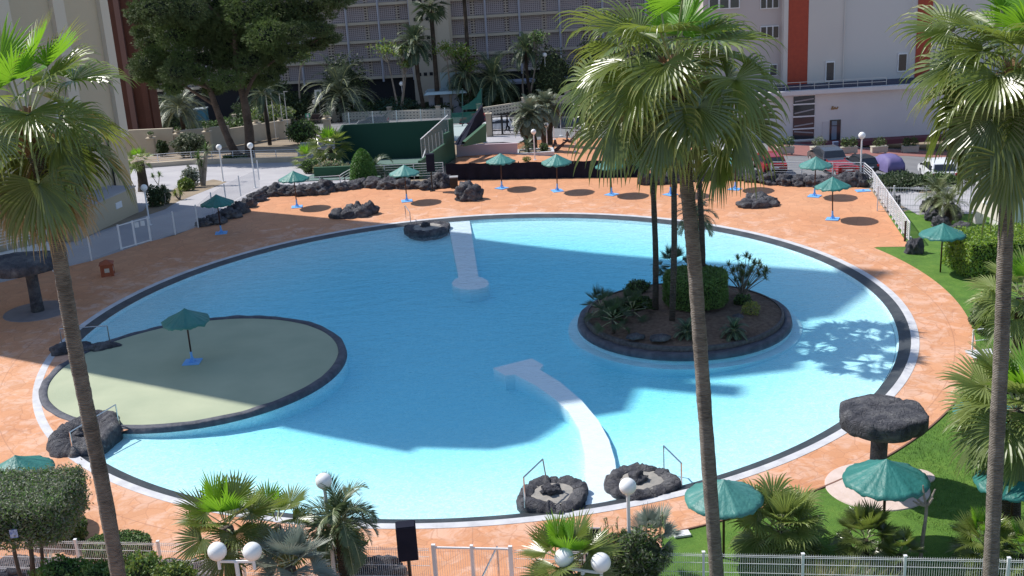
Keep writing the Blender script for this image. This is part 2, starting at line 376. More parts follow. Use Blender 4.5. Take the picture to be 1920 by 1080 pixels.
# ------------------------------------------------------------ ground sheets (all rings round the pool)
PC = Vector((-1.43, 43.11, 0)); PR = 16.31
def polyhit(poly, a):
    d = Vector((math.cos(a), math.sin(a))); best = None
    for i in range(len(poly)):
        p = Vector(poly[i][:2])-PC.xy; q = Vector(poly[(i+1) % len(poly)][:2])-PC.xy; e = q-p
        den = d.x*e.y-d.y*e.x
        if abs(den) < 1e-9: continue
        t = (p.x*e.y-p.y*e.x)/den; w = (p.x*d.y-p.y*d.x)/den
        if t > 0 and -1e-6 <= w <= 1+1e-6 and (best is None or t < best): best = t
    return best
def ring(name, mat, r0, outer, z, steps=8, n=720, a0=0, a1=2*PI, kind='structure', zf=None, flat=False):
    mb = MB(); vs = []; full = abs(a1-a0-2*PI) < 1e-6; cnt = n if full else n+1
    for k in range(cnt):
        a = a0+(a1-a0)*k/n; ro = outer(a); ri = r0(a) if callable(r0) else r0
        for j in range(steps+1):
            t = j/steps; r = ri+(ro-ri)*t if ro/ri < 4 else ri*(ro/ri)**t
            x = PC.x+r*math.cos(a); y = PC.y+r*math.sin(a); vs.append((x, y, (zf(r, a) if zf else z)+(0 if flat else tz(x, y)-(.15*max(0, min(1, (y-62)/4)) if name == 'ground' else 0))))
    fs = []
    for k in range(n):
        k2 = (k+1) % cnt
        for j in range(steps): fs.append((k*(steps+1)+j, k*(steps+1)+j+1, k2*(steps+1)+j+1, k2*(steps+1)+j))
    mb.add(vs, fs); return struct(name, mb, mat, kind=kind)
def g2(u, v, z=0): p = GZ(u, v, 0); return (p.x, p.y)
deck_poly = [g2(1705, 462), g2(1632, 354), g2(1600, 350), g2(1500, 344), g2(1400, 334), g2(1300, 334), g2(1212, 332), g2(1000, 334), g2(845, 337), g2(780, 350), g2(680, 352),
   g2(620, 360), g2(560, 361), g2(510, 368), g2(470, 388), g2(420, 412), g2(372, 424), g2(329, 441), g2(280, 453), g2(172, 489), g2(100, 506), g2(0, 530), (-45, 52), (-45, 18), (-3, 18), g2(1240, 1046), g2(1240, 1000)]
arc = []
for k in range(60):
    a = R(-58+ (92-14)*k/59 + 0); arc.append((-1.65+18.88*math.cos(a), 43.79+18.88*math.sin(a)))
arc_c = Vector((-1.65, 43.79)); ARC_R = 18.88
def aang(px): p = Vector(g2(*px))-arc_c; return math.atan2(p.y, p.x)
aA = aang((1240, 1000)); aB = aang((1640, 463))
arc = [(arc_c.x+ARC_R*math.cos(aA+(aB-aA)*k/60), arc_c.y+ARC_R*math.sin(aA+(aB-aA)*k/60)) for k in range(61)]
deck_poly = [p for p in deck_poly[:-1]]+arc
# order is: (1705,462) ... round the back and left ... front ... arc up to (1640,463)
ring('pool_deck', deckM, PR, lambda a: polyhit(deck_poly, a) or 19, 0.0, steps=5, flat=True)
lawn_poly = [g2(1632, 356), g2(1725, 398), g2(1850, 398), (60, 56), (60, 12), (2.0, 18.0), (2.5, 28), (30, 30)]
def lawn_out(a):
    d = Vector((math.cos(a), math.sin(a)))
    best = 60
    for q, nn in (((0, 19.0), (0, -1)), ((42, 0), (1, 0)), ((0, 57.5), (0, 1))):
        den = d.x*nn[0]+d.y*nn[1]
        if den > 1e-6: best = min(best, ((q[0]-PC.x)*nn[0]+(q[1]-PC.y)*nn[1])/den)
    return best
ring('lawn', grassM, 17.2, lawn_out, -0.012, steps=10, n=300, a0=R(-79), a1=R(30))
ring('ground', earthM, 16.6, lambda a: 420, -0.03, steps=70, n=240)
# back pavements
def sheet(name, mat, px, z, kind='structure', sub=False):
    import bmesh
    pts = [G(u, v) for u, v in px]; bm = bmesh.new(); f = bm.faces.new([bm.verts.new((p.x, p.y, 0)) for p in pts])
    bmesh.ops.triangulate(bm, faces=[f])
    xs_ = [p.x for p in pts]; ys_ = [p.y for p in pts]
    for ax, lo, hi in ((0, min(xs_), max(xs_)), (1, min(ys_), max(ys_))):
        k = math.ceil(lo/1.25)
        while k*1.25 < hi:
            co = [0, 0, 0]; no = [0, 0, 0]; co[ax] = k*1.25; no[ax] = 1
            bmesh.ops.bisect_plane(bm, geom=bm.verts[:]+bm.edges[:]+bm.faces[:], plane_co=co, plane_no=no); k += 1
    mb = MB(); idx = {}
    for i, v in enumerate(bm.verts): idx[v] = i
    mb.add([(v.co.x, v.co.y, z+tz(v.co.x, v.co.y)) for v in bm.verts], [tuple(idx[v] for v in f.verts) for f in bm.faces]); bm.free()
    return struct(name, mb, mat, kind=kind)
sheet('deck_corner', deckM, [(1632, 462), (1640, 463), (1705, 462), (1690, 440), (1632, 440)], -.003)
sheet('pavement', concM, [(-260, 590), (0, 531), (100, 507), (172, 490), (280, 454), (372, 425), (470, 389), (520, 366), (640, 358), (660, 330), (560, 303), (240, 308), (150, 330), (-200, 430)], -.016)
sheet('gravel_bed', earthM, [(165, 440), (232, 418), (310, 392), (398, 352), (425, 341), (400, 336), (330, 352), (268, 395), (190, 425)], -.010)
sheet('parking_road', asphM, [(1200, 331), (1420, 331), (1600, 340), (1700, 354), (2100, 372), (2100, 262), (1420, 262), (1200, 262)], -.020)
sheet('street', asphM, [(250, 262), (545, 240), (860, 262), (1000, 262), (1210, 254), (1420, 262), (1420, 214), (1040, 222), (560, 222), (480, 205), (250, 205)], -.024)
sheet('orange_plaza', deckM, [(850, 336), (1210, 330), (1260, 300), (1330, 262), (1040, 258), (965, 293), (855, 296)], -.006)
sheet('far_pavement', concM, [(1720, 402), (1850, 400), (2100, 470), (2100, 352), (1690, 352), (1640, 356)], -.004)
sheet('brick_walk', M('walk_brick', (.30, .13, .11), .9, (.26, .11, .10), 2), [(1440, 292), (1700, 292), (2000, 300), (2000, 272), (1440, 270)], -.006)
sheet('service_path', concM, [(905, 268), (972, 268), (1010, 245), (1000, 236), (905, 240)], -.012)

# ------------------------------------------------------------ pool
WZ = -.075; WR = 15.90
def annulus(r0, z0, r1, z1, c=PC, n=256, mi=0, a0=0, a1=2*PI, mb=None, jit=None):
    mb = mb or MB(); vs = []
    for k in range(n+1):
        a = a0+(a1-a0)*k/n
        vs.append((c.x+r0*math.cos(a), c.y+r0*math.sin(a), z0)); vs.append((c.x+r1*math.cos(a), c.y+r1*math.sin(a), z1))
    mb.add(vs, [(2*k+1, 2*k+3, 2*k+2, 2*k) for k in range(n)], mi); return mb
mb = MB(); annulus(PR, .012, PR+.28, .012, mb=mb); annulus(PR, -.03, PR, .012, mb=mb); annulus(PR+.28, .012, PR+.28, -.01, mb=mb); struct('pool_coping', mb, whiteStone)
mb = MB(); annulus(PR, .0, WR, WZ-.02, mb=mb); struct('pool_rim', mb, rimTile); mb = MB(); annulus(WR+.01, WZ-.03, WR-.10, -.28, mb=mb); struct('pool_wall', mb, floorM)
# bowl-shaped floor
mb = MB(); prof = []
for i in range(40):
    r = (WR-.1)*i/39; t = max(0, min(1, (WR-r)/8.5)); t = t*t*(3-2*t); prof.append((max(r, .01), -.25-.45*t))
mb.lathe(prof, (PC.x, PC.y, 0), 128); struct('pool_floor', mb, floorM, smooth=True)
# water body
mb = MB(); n = 128
vs = [(PC.x+WR*math.cos(2*PI*k/n), PC.y+WR*math.sin(2*PI*k/n), WZ) for k in range(n)]+[(PC.x+WR*math.cos(2*PI*k/n), PC.y+WR*math.sin(2*PI*k/n), -2.2) for k in range(n)]
mb.add(vs, [tuple(range(n)), tuple(reversed(range(n, 2*n)))]+[(n+k, n+(k+1) % n, (k+1) % n, k) for k in range(n)])
struct('water', mb, waterM)
# submerged walkways
# the walkways stand just under the surface
subM = M('walkway_paint', (.84, .86, .88), .6, (.78, .81, .84), 3)
def slab(px, z, name, label):
    q = [GZ(u, v, z) for u, v in px]; mb = MB(); mb.prism([(p.x, p.y) for p in q], -1.9, z); o = mb.build(name, subM); tag(o, label, 'walkway')
slab([(839, 413), (880, 410), (897, 519), (906, 521), (914, 526), (917, 532), (911, 538), (897, 542), (880, 543), (862, 541), (850, 536), (847, 530), (852, 524), (860, 520)], WZ-.05, 'underwater_walkway', 'straight pale underwater walkway ending in a round platform at the far side of the pool')
slab([(1098, 950), (1098, 890), (1096, 850), (1086, 805), (1066, 772), (1040, 748), (1005, 723), (965, 702), (947, 704), (925, 690), (960, 681), (997, 672), (1019, 684), (1012, 693), (1050, 716), (1090, 750), (1122, 788), (1142, 825), (1153, 862), (1158, 905), (1158, 935)], WZ-.05, 'underwater_walkway', 'curved pale underwater walkway with a squared head beside the two rock seats')

# ------------------------------------------------------------ children's pool
KC = Vector((-11.72, 39.42, 0)); KR = 5.48
def rockring(c, r0, r1, h, seed, n=180, z0=-.14, amp=.04):
    """rounded irregular kerb, a closed ring"""
    mb = MB(); vs = []; m = 10; rm = (r0+r1)/2; hw = (r1-r0)/2
    for k in range(n):
        a = 2*PI*k/n
        for j in range(m+1):
            t = -1+2*j/m; r = rm+hw*t; z = h*(1-abs(t)**3)
            if j in (0, m): z = z0
            nn = noise.noise(Vector((math.cos(a)*r*1.4, math.sin(a)*r*1.4, seed)))*amp*(1 if 0 < j < m else 0)
            vs.append((c.x+(r+nn)*math.cos(a), c.y+(r+nn)*math.sin(a), z+nn*1.2))
    for k in range(n):
        k2 = (k+1) % n
        for j in range(m): mb.f.append((k*(m+1)+j, k*(m+1)+j+1, k2*(m+1)+j+1, k2*(m+1)+j)); mb.m.append(0)
    mb.v = vs; return mb
kp = thing('paddling_pool', 'dry round paddling pool with pale green floor and dark rock kerb', 'paddling pool', (0, 0, 0))
mb = MB(); mb.lathe([(.01, .02), (KR-.3, .02), (KR-.3, -1.8)], (KC.x, KC.y, 0), 96); mb.build('basin_floor', greenFloor, kp)
mb = rockring(KC, KR-.36, KR, .07, 3.0); mb.build('kerb', rimM, kp, smooth=True)
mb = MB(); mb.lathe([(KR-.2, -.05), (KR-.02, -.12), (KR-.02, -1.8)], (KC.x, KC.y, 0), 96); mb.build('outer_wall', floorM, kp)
aR1 = math.atan2(*(lambda p: (p.y-PC.y, p.x-PC.x))(G(128, 655))); aR2 = math.atan2(*(lambda p: (p.y-PC.y, p.x-PC.x))(G(150, 835)))
if aR1 < 0: aR1 += 2*PI
if aR2 < 0: aR2 += 2*PI
mb = MB(); a_, b_ = sorted((aR1, aR2)); annulus(12.0, .006, PR, .006, a0=a_, a1=b_, n=40, mb=mb)
annulus(12.0, -1.0, 12.0, .006, a0=a_, a1=b_, n=40, mb=mb); struct('orange_ledge', mb, deckM)

# ------------------------------------------------------------ island
IC = Vector((6.54, 41.67, 0)); IR = 4.1
isl = thing('planted_island', 'round planted island with dark rock kerb and bark mulch in the pool', 'island', (0, 0, 0))
rockring(IC, IR-.34, IR, .05, 9.0, amp=.03, z0=-.2).build('kerb', rimM, isl, smooth=True)
mb = MB(); vs = []; n = 200
for k in range(n):
    a = 2*PI*k/n; 
    for (r, z) in ((IR-.30, .0), (IR-.33+(.012 if k % 2 else 0), .20), (IR-.41, .22), (IR-.42, .1)): vs.append((IC.x+r*math.cos(a), IC.y+r*math.sin(a), z))
mb.add(vs, [(k*4+j, ((k+1) % n)*4+j, ((k+1) % n)*4+j+1, k*4+j+1) for k in range(n) for j in range(3)])
mb.build('planter_wall', M('slat_wall', (.06, .055, .06), .8, (.11, .10, .10), 9, .4, 30), isl)
mb = MB(); vs = [(IC.x, IC.y, .45)]; fs = []
for i in range(1, 15):
    r = (IR-.40)*i/14
    for k in range(60):
        a = 2*PI*k/60; p = Vector((IC.x+r*math.cos(a), IC.y+r*math.sin(a), 0)); vs.append((p.x, p.y, .17+.26*(1-(i/14)**2)+.10*noise.noise(p*1.3)*(1 if i < 14 else 0)))
for k in range(60): fs.append((0, 1+k, 1+(k+1) % 60))
for i in range(13):
    for k in range(60): a = 1+i*60; fs.append((a+k, a+60+k, a+60+(k+1) % 60, a+(k+1) % 60))
mb.add(vs, fs); mb.build('soil_bed', soilM, isl, smooth=True)
mb = MB(); mb.lathe([(IR-.1, -.2), (IR-.02, -.35), (IR+.36, -.36), (IR+.40, -1.9)], (IC.x, IC.y, 0), 96); mb.build('underwater_step', subM, isl)

# ------------------------------------------------------------ far things: helpers for rocks
def rock_mb(rx, ry, rz, seed, sub=3, rough=.28, flat=.25, mb=None, c=(0, 0, 0), rot=0):
    import bmesh
    bm = bmesh.new(); bmesh.ops.create_icosphere(bm, subdivisions=sub, radius=1.0)
    mb = mb or MB(); idx = {}; vs = []; ca, sa = math.cos(rot), math.sin(rot)
    for i, v in enumerate(bm.verts):
        p = v.co.copy(); o = Vector((seed*3.1, seed*1.7, seed))
        k = 1+rough*1.3*noise.noise(p*1.4+o)+rough*.9*noise.noise(p*3.1+o)+rough*.45*noise.noise(p*7+o)
        k -= .17*max(0, 1-abs(noise.noise(p*1.9+o*2))*7)
        x, y, z = p.x*rx*k, p.y*ry*k, p.z*rz*k
        if z < -flat*rz: z = -flat*rz+(z+flat*rz)*.15
        vs.append((c[0]+x*ca-y*sa, c[1]+x*sa+y*ca, c[2]+z+flat*rz)); idx[v] = i
    mb.add(vs, [tuple(idx[v] for v in f.verts) for f in bm.faces]); bm.free(); return mb
rng = random.Random(4)
def rock(u, v, w, h, seed, label, group=None, depth=.85, name='boulder', sub=4, z=0):
    p = GZ(u, v, 0) if u > 850 and v < 380 and u < 1640 else G(u, v); k = ppm(p); rx = w/k/2; rz = h/k*.62; p = p+Vector((0, rx*depth*.7, z))
    mb = rock_mb(rx, rx*depth, rz, seed, sub=sub); o = mb.build(name, rockM, loc=p, smooth=True); tag(o, label, 'rock', group); return o
# ------------------------------------------------------------ parasols
def cover_mb(seed, r=.87, rise=.50, rag=0):
    rg = random.Random(seed); mb = MB(); n = 96; m = 9; vs = []; fs = []
    ph = [rg.uniform(0, 6.28) for _ in range(4)]
    for j in range(m+1):
        t = j/m
        for k in range(n):
            a = 2*PI*k/n
            w = .010*t*math.sin(9*a+ph[0]+2*t)+.010*t*math.sin(19*a+ph[1])+.009*t*math.sin(33*a+ph[2]+4*t)
            w += .05*t*noise.noise(Vector((math.cos(a)*2, math.sin(a)*2, seed)))
            rr = r*t*(1+.010*math.sin(5*a+ph[3])+(rag*.10*noise.noise(Vector((math.cos(a)*1.5, math.sin(a)*1.5, seed+9))))*t)
            z = -rise*(t**.88)+w-(rag*.10*max(0, noise.noise(Vector((math.cos(a)*1.2, math.sin(a)*1.2, seed+5))))*t)
            vs.append((rr*math.cos(a), rr*math.sin(a), z))
    for k in range(n):      # valance
        x, y, z = vs[m*n+k]; a = 2*PI*k/n; vs.append((x*.985, y*.985, z-.05-.02*math.sin(13*a+ph[1])))
    for j in range(m+1):
        for k in range(n): fs.append((j*n+k, j*n+(k+1) % n, (j+1)*n+(k+1) % n, (j+1)*n+k))
    mb.add(vs, fs); return mb
def parasol_proto(seed, label, base=True, rag=0, r=.87):
    t = thing('parasol', label, 'parasol', (0, 0, 0), 0, 'green parasols round the pool')
    mb = cover_mb(seed, r=r, rag=rag); mb.v = [(x, y, z+2.12) for x, y, z in mb.v]; mb.build('cover', tealM, t, smooth=True)
    mb = MB(); mb.tube([(0, 0, .35 if base else 0), (0, 0, 2.08)], .032, 10); mb.build('pole', poleM, t, smooth=True)
    mb = MB()
    for k in range(8):
        a = 2*PI*k/8; mb.beam((0, 0, 2.02), (.78*math.cos(a), .78*math.sin(a), 1.62), .02, .03)
    mb.build('ribs', poleM, t)
    if base:
        mb = MB(); mb.box((0, 0, .015), (.62, .62, .03)); mb.tube([(0, 0, .03), (0, 0, .42)], .045, 10)
        for k in range(4):
            a = PI/4+PI/2*k; mb.beam((.04*math.cos(a), .04*math.sin(a), .2), (.13*math.cos(a), .13*math.sin(a), .03), .012, .03)
        mb.build('base_plate', blueM, t)
    return t
PS = [((415, 437), 0, 'green parasol in the shade beside the dark rocks near the gate'),
 ((557, 388), 1, 'sunlit green parasol left of the rock cluster, in front of the rock row'),
 ((763, 377), 2, 'green parasol between the rock cluster and the tall single boulder'),
 ((941, 353), 0, 'green parasol standing first right of the tall single boulder'),
 ((1045, 358), 1, 'green parasol before the middle of the black windbreak'),
 ((1147, 365), 2, 'green parasol half hidden behind hanging palm leaf tips'),
 ((1257, 365), 0, 'green parasol hidden behind the big middle palm crown and its trunks'),
 ((1378, 355), 1, 'green parasol in front of the parked white car'),
 ((1527, 368), 2, 'rearmost green parasol beside the right corner lamp'),
 ((1561, 411), 0, 'green parasol nearest the sloping white railing on the deck')]
pp = [parasol_proto(11, 'x'), parasol_proto(23, 'x'), parasol_proto(37, 'x')]
used = set()
for px, k, lab in PS:
    p = G(*px)
    if k not in used: used.add(k); o = pp[k]; o.location = p; o.rotation_euler.z = .15; o['label'] = lab
    else: o = dup(pp[k], p, rng.uniform(-1.5, 1.5), lab); o.rotation_euler.x = rng.uniform(-.035, .035); o.rotation_euler.y = rng.uniform(-.035, .035); o.scale.z = rng.uniform(.97, 1.04)
o = parasol_proto(51, 'dark green ragged parasol standing alone in the paddling pool', rag=1.3, r=.92); o.location = G(361, 680)+Vector((0, 0, .02))
pl = parasol_proto(77, 'green parasol on the lawn in front of the bright hedge', base=False, r=.93); pl.location = G(1763, 510)
def basefor(u, v, z): p = GZ(u, v, z); return Vector((p.x, p.y, tz(p.x, p.y)))
dup(pl, basefor(1357, 898, 2.12), .6, 'large green parasol in front of the middle palm trunk at the near poolside', sc=1.0)
dup(pl, basefor(1662, 872, 2.12), 1.4, 'large green parasol before the grey mushroom rock on the lawn', sc=1.08)
dup(pl, basefor(28, 853, 2.12), 2.0, 'green parasol rising behind the clipped olive tree')
dup(pl, basefor(1905, 868, 2.12), 2.9, 'green parasol behind the right edge palm trunk')
dup(pl, basefor(1858, 742, 2.12), 3.7, 'green parasol hidden behind the large fan palm on the right')
p = G(1618, 358); mb = MB(); mb.box((0, 0, .02), (.75, .5, .03)); mb.box((0, 0, .06), (.12, .12, .06), taper=.8); tag(mb.build('blue_floor_plate', blueM, loc=p), 'empty blue metal floor plate near the top of the sloping railing', 'floor plate')

# ------------------------------------------------------------ rocks
ROW = [(380, 425, 26, 17), (402, 421, 36, 17), (426, 411, 42, 20), (446, 402, 36, 22), (463, 390, 28, 20), (481, 378, 32, 20), (498, 369, 24, 18), (519, 368, 40, 22), (546, 367, 32, 19),
 (568, 367, 42, 20), (592, 366, 37, 21), (610, 362, 36, 25), (634, 360, 30, 17), (656, 358, 36, 18), (677, 351, 30, 16), (699, 355, 40, 22), (729, 355, 40, 22), (757, 355, 32, 20),
 (777, 354, 28, 14), (800, 356, 33, 17), (827, 352, 44, 28), (1210, 347, 26, 34), (1235, 346, 34, 24), (1262, 343, 38, 22), (1290, 341, 38, 22), (1316, 339, 36, 22), (1342, 337, 38, 24), (1366, 337, 36, 22),
 (1393, 338, 36, 20), (1421, 342, 38, 22), (1447, 346, 38, 22), (1475, 348, 38, 22), (1502, 349, 40, 22), (1531, 350, 40, 21), (1561, 350, 38, 22), (1590, 350, 40, 27), (1613, 350, 34, 28)]
def side(u): return 'left of the rock row' if u < 0 else ''
for i, (u, v, w, h) in enumerate(ROW):
    if u < 470: wh = 'in the shaded left end of the rock row, near the dark parasol'
    elif u < 700: wh = 'in the sunlit rock row behind the rock cluster'
    elif u < 850: wh = 'in the rock row left of the black windbreak'
    elif u < 1330: wh = 'in the rock row behind the middle palm trunks'
    else: wh = 'in the rock row between the parked cars and the right deck'
    rock(u, v, w*1.12, h*1.15, 10+i*1.37, 'dark lava boulder '+wh, 'boulders edging the back of the deck ('+wh[7:]+')', name='boulder')
def cluster(u, v, lobes, seed, label):
    p = G(u, v); k = ppm(p); mb = MB()
    for i, (du, dd, w, h) in enumerate(lobes):
        rock_mb(w/k/2, w/k/2*.9, h/k*.62, seed+i*2.3, mb=mb, c=(du/k, dd, 0))
    tag(mb.build('rock_cluster', rockM, loc=p, smooth=True), label, 'rock')
cluster(660, 408, [(-26, .3, 38, 20), (-4, .75, 34, 24), (-10, .15, 34, 20), (16, .3, 40, 24), (30, .7, 34, 30), (8, .95, 26, 28)], 71, 'cluster of rounded dark rocks on the sunlit deck in front of the rock row')
cluster(1424, 389, [(-22, .3, 36, 20), (0, .2, 40, 24), (22, .4, 38, 22), (4, .8, 36, 30), (-8, 1.1, 24, 26)], 83, 'low cluster of dark rocks on the deck behind the big middle palm')
rock(878, 377, 50, 40, 91.5, 'tall single dark boulder standing alone on the deck', depth=.8)
rock(1718, 476, 32, 36, 93.1, 'dark boulder at the lower end of the sloping railing')
rock(704, 1092, 95, 38, 95.3, 'low dark rock behind the mesh fence beside the black loudspeaker')
RB = [(1681, 392, 22, 34, 'dark boulder beside the small gate on the upper lawn'), (1742, 398, 26, 34, 'dark boulder at the rear of the rocks round the two cycads'), (1752, 414, 30, 30, 'dark boulder at the left of the rocks round the two cycads'),
 (1768, 428, 34, 30, 'pale grey smooth boulder in front of the two cycads'), (1792, 412, 26, 30, 'dark boulder right of the two cycads'), (1806, 440, 44, 26, 'long smooth grey boulder between cycads and bright hedge'), (1785, 402, 24, 24, 'small dark boulder behind the two cycads')]
for i, a in enumerate(RB): rock(a[0], a[1], a[2], a[3], 120+i*3.3, a[4])
for i, (u, v, w, lab) in enumerate([(1190, 634, 36, 'flat dark stone at the left of the island bed'), (1236, 636, 44, 'flat dark stone in the island bed near the front wall'), (1383, 596, 24, 'small dark stone below the yellow shrub on the island')]):
    p = GZ(u, v, .30); k = ppm(p); mb = rock_mb(w/k/2, w/k/2.6, .14, 150+i*5, sub=2); tag(mb.build('flat_stone', rockM, loc=p, smooth=True), lab, 'rock')
for i, u in enumerate((20, 90, 170, 300, 350)):
    rock(u, 1088+i*2, 95, 30, 170+i*3.1, ['grey boulder below the clipped olive tree', 'grey boulder behind the mesh fence left of the leaning palm', 'grey boulder at the foot of the leaning palm', 'dark boulder behind the fence left of the double lamp', 'dark boulder behind the fence next to the double lamp'][i])

# rock seats: an irregular ring with a sandy hollow and a small stone
def rockseat(u, v, w, h, seed, label, hz=.20, rot=0, stone=True, hol=sandM, zb=-.35, hole=.56):
    """u,v: centre of the outline on the ground plane"""
    p = GZ(u, v, .12); k = ppm(p); a = w/k/2; b = h/k/2/math.sin(math.atan2(H, p.y))*.92
    t = thing('rock_basin', label, 'rock basin', (p.x, p.y, 0), rot)
    mb = MB(); vs = []; n = 96; prof = [(1.0, zb), (1.02, 0.0), (.99, .12), (.95, hz*.6), (.86, hz*.95), (.75, hz), (hole+.08, hz*.7), (hole+.02, .10), (hole-.02, .02)]
    for q, (r, z) in enumerate(prof):
        for i in range(n):
            th = 2*PI*i/n; d = Vector((math.cos(th), math.sin(th), 0))
            s = 1+.16*noise.noise(d*1.3+Vector((seed, 0, 0)))+.06*noise.noise(d*4+Vector((0, seed, 0)))
            s2 = 1+.30*noise.noise(d*2.6+Vector((seed, seed, 0)))
            crease = -.10*max(0, 1-abs(noise.noise(d*3.1+Vector((seed*2, 0, 3))))*10)
            zz = z*s2+(crease if .1 < z else 0)+.05*noise.noise(Vector((d.x*5*r, d.y*5*r, seed)))*(1 if z > 0 else 0)
            vs.append((a*r*s*d.x, b*r*s*d.y, zz))
    mb.add(vs, [(q*n+i, q*n+(i+1) % n, (q+1)*n+(i+1) % n, (q+1)*n+i) for q in range(len(prof)-1) for i in range(n)])
    mb.build('rock_ring', rockM, t, smooth=True)
    mb = MB(); mb.lathe([(.01, .10), (1, .09)], (0, 0, 0), 40); mb.v = [(x*a*(hole+.1), y*b*(hole+.1), z+.02*noise.noise(Vector((x*3, y*3, seed)))) for x, y, z in mb.v]; mb.build('sandy_hollow', hol, t, smooth=True)
    if stone: rock_mb(.24, .2, .2, seed+3, sub=3, rough=.5, mb=(mb := MB()), c=(-a*.08, .02, .09)); mb.build('loose_stone', rockM, t, smooth=True)
    return t
rockseat(1037, 922, 128, 72, 5.1, 'rock basin at the near poolside, left of the curved underwater walkway')
rockseat(1202, 898, 134, 64, 8.7, 'rock basin right of the curved underwater walkway, behind the globe lamp', rot=.12)
rockseat(800, 424, 84, 24, 12.2, 'rock basin at the far poolside beside the straight underwater walkway', hz=.12)
rockseat(160, 812, 122, 84, 15.9, 'creased dark rock basin where paddling pool and near poolside meet', hz=.28, stone=True, hol=rockM, hole=.42)
p = G(156, 657); mb = MB()
for i, (dx, dy, rx, ry, rz) in enumerate([(-.75, -.1, .5, .42, .3), (-.15, .05, .6, .42, .22), (.55, .1, .6, .34, .2), (1.05, .22, .42, .2, .12)]): rock_mb(rx, ry, rz, 30+i*2.2, mb=mb, c=(dx, dy, 0), rot=.15)
tag(mb.build('flat_rock', rockM, loc=p, smooth=True), 'long flat dark rock under the handrail at the left edge of the pool', 'rock')

# mushroom shaped rock shelters
def mushroom(base, capr, zc, thick, colr, seed, label, pad, padm, droop=0, off=(0, 0), ell=(1, 1)):
    t = thing('mushroom_shelter', label, 'rock shelter', base)
    mb = MB(); n = 80; vs = []
    prof = [(.02, 1.0), (.2, 1.01), (.4, 1.01), (.6, 1.0), (.78, .99), (.92, .96), (.985, .88), (1.0, .6), (.99, .3), (.95, .08), (.88, .0), (.6, -.02), (.3, -.02), (.05, -.04)]
    for r, z in prof:
        for i in range(n):
            th = 2*PI*i/n; d = Vector((math.cos(th), math.sin(th), 0))
            s = 1+.10*noise.noise(d*1.1+Vector((seed, 0, 0)))+.07*noise.noise(d*2.6+Vector((0, seed, z*.6)))+.04*noise.noise(Vector((d.x*9, d.y*9, z*5+seed)))
            ridge = .22*max(0, 1-abs(d.x*r*.5-d.y*r*.85+.12+.15*noise.noise(Vector((d.x*r*2, d.y*r*2, 3))))*8)*(1 if z > .75 else 0)
            zz = zc+thick*z+(.07*noise.noise(Vector((d.x*r*2.2, d.y*r*2.2, seed)))-ridge*.35)*(1 if z > .5 else .8)-droop*r*r*(.6+.8*noise.noise(d*1.1+Vector((seed, 5, 0))))
            vs.append((capr*r*s*d.x*ell[0]+off[0], capr*r*s*d.y*ell[1]+off[1], zz))
    mb.add(vs, [(q*n+i, q*n+(i+1) % n, (q+1)*n+(i+1) % n, (q+1)*n+i) for q in range(len(prof)-1) for i in range(n)]); mb.build('rock_cap', rockM, t, smooth=True)
    mb = MB(); mb.tube([(0, 0, 0), (0, 0, zc*.35), (0.02, 0, zc*.75), (0, 0, zc+.1)], [colr*1.08, colr, colr*.98, colr*1.25], 20, jit=.06, rng=random.Random(seed)); mb.build('column', rockM, t, smooth=True)
    mb = MB(); mb.lathe([(.01, .02), (pad, .018), (pad+.02, -.02)], (0, 0, 0), 64); mb.build('round_pad', padm, t)
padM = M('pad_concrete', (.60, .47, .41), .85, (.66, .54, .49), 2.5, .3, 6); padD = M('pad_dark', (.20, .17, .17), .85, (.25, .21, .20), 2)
mushroom((9.45, 27.45, 0), 1.12, 1.72, .52, .22, 2.4, 'grey mushroom shaped rock shelter on the near lawn at right', 1.34, padM)
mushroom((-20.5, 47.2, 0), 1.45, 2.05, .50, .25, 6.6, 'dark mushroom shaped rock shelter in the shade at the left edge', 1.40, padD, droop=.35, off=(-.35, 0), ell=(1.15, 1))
pt = G(1722, 893); mb = MB(); mb.lathe([(.01, .014), (.42, .012), (.43, -.02)], (0, 0, 0), 32); tag(mb.build('stepping_stone', padM, loc=pt), 'small round pale stepping stone beside the mushroom shelter pad', 'stepping stone')
# lawn edging strip
mb = MB()
for k in range(60):
    a0_ = aA+(aB-aA)*k/60*.55; a1_ = aA+(aB-aA)*(k+1)/60*.55; r = ARC_R+.03
    mb.beam((arc_c.x+r*math.cos(a0_), arc_c.y+r*math.sin(a0_), -.0), (arc_c.x+r*math.cos(a1_), arc_c.y+r*math.sin(a1_), -.0), .05, .05)
struct('lawn_edging', mb, curbM)

# ------------------------------------------------------------ small furniture
# litter hut
p = G(203, 516); t = thing('litter_hut', 'terracotta litter bin shaped like a tiny hut with a hipped roof', 'litter bin', p, .25)
mb = MB(); mb.box((0, 0, .27), (.52, .52, .54))
for i in (-1, 1):
    for j in (-1, 1): mb.box((i*.25, j*.25, .28), (.07, .07, .56))
mb.build('hut_body', terraM, t); mb = MB(); mb.box((0, 0, .575), (.64, .64, .03)); mb.add([(-.33, -.33, .592), (.33, -.33, .592), (.33, .33, .592), (-.33, .33, .592), (0, 0, .78)], [(0, 1, 4), (1, 2, 4), (2, 3, 4), (3, 0, 4)]); mb.build('roof', terraM, t)
for a in (0, PI/2):
    mb = MB(); mb.box((math.sin(a)*.268, -math.cos(a)*.268, .30), (.22, .02, .2), a); mb.build('opening_panel', M('bin_panel', (.5, .45, .38), .6), t)
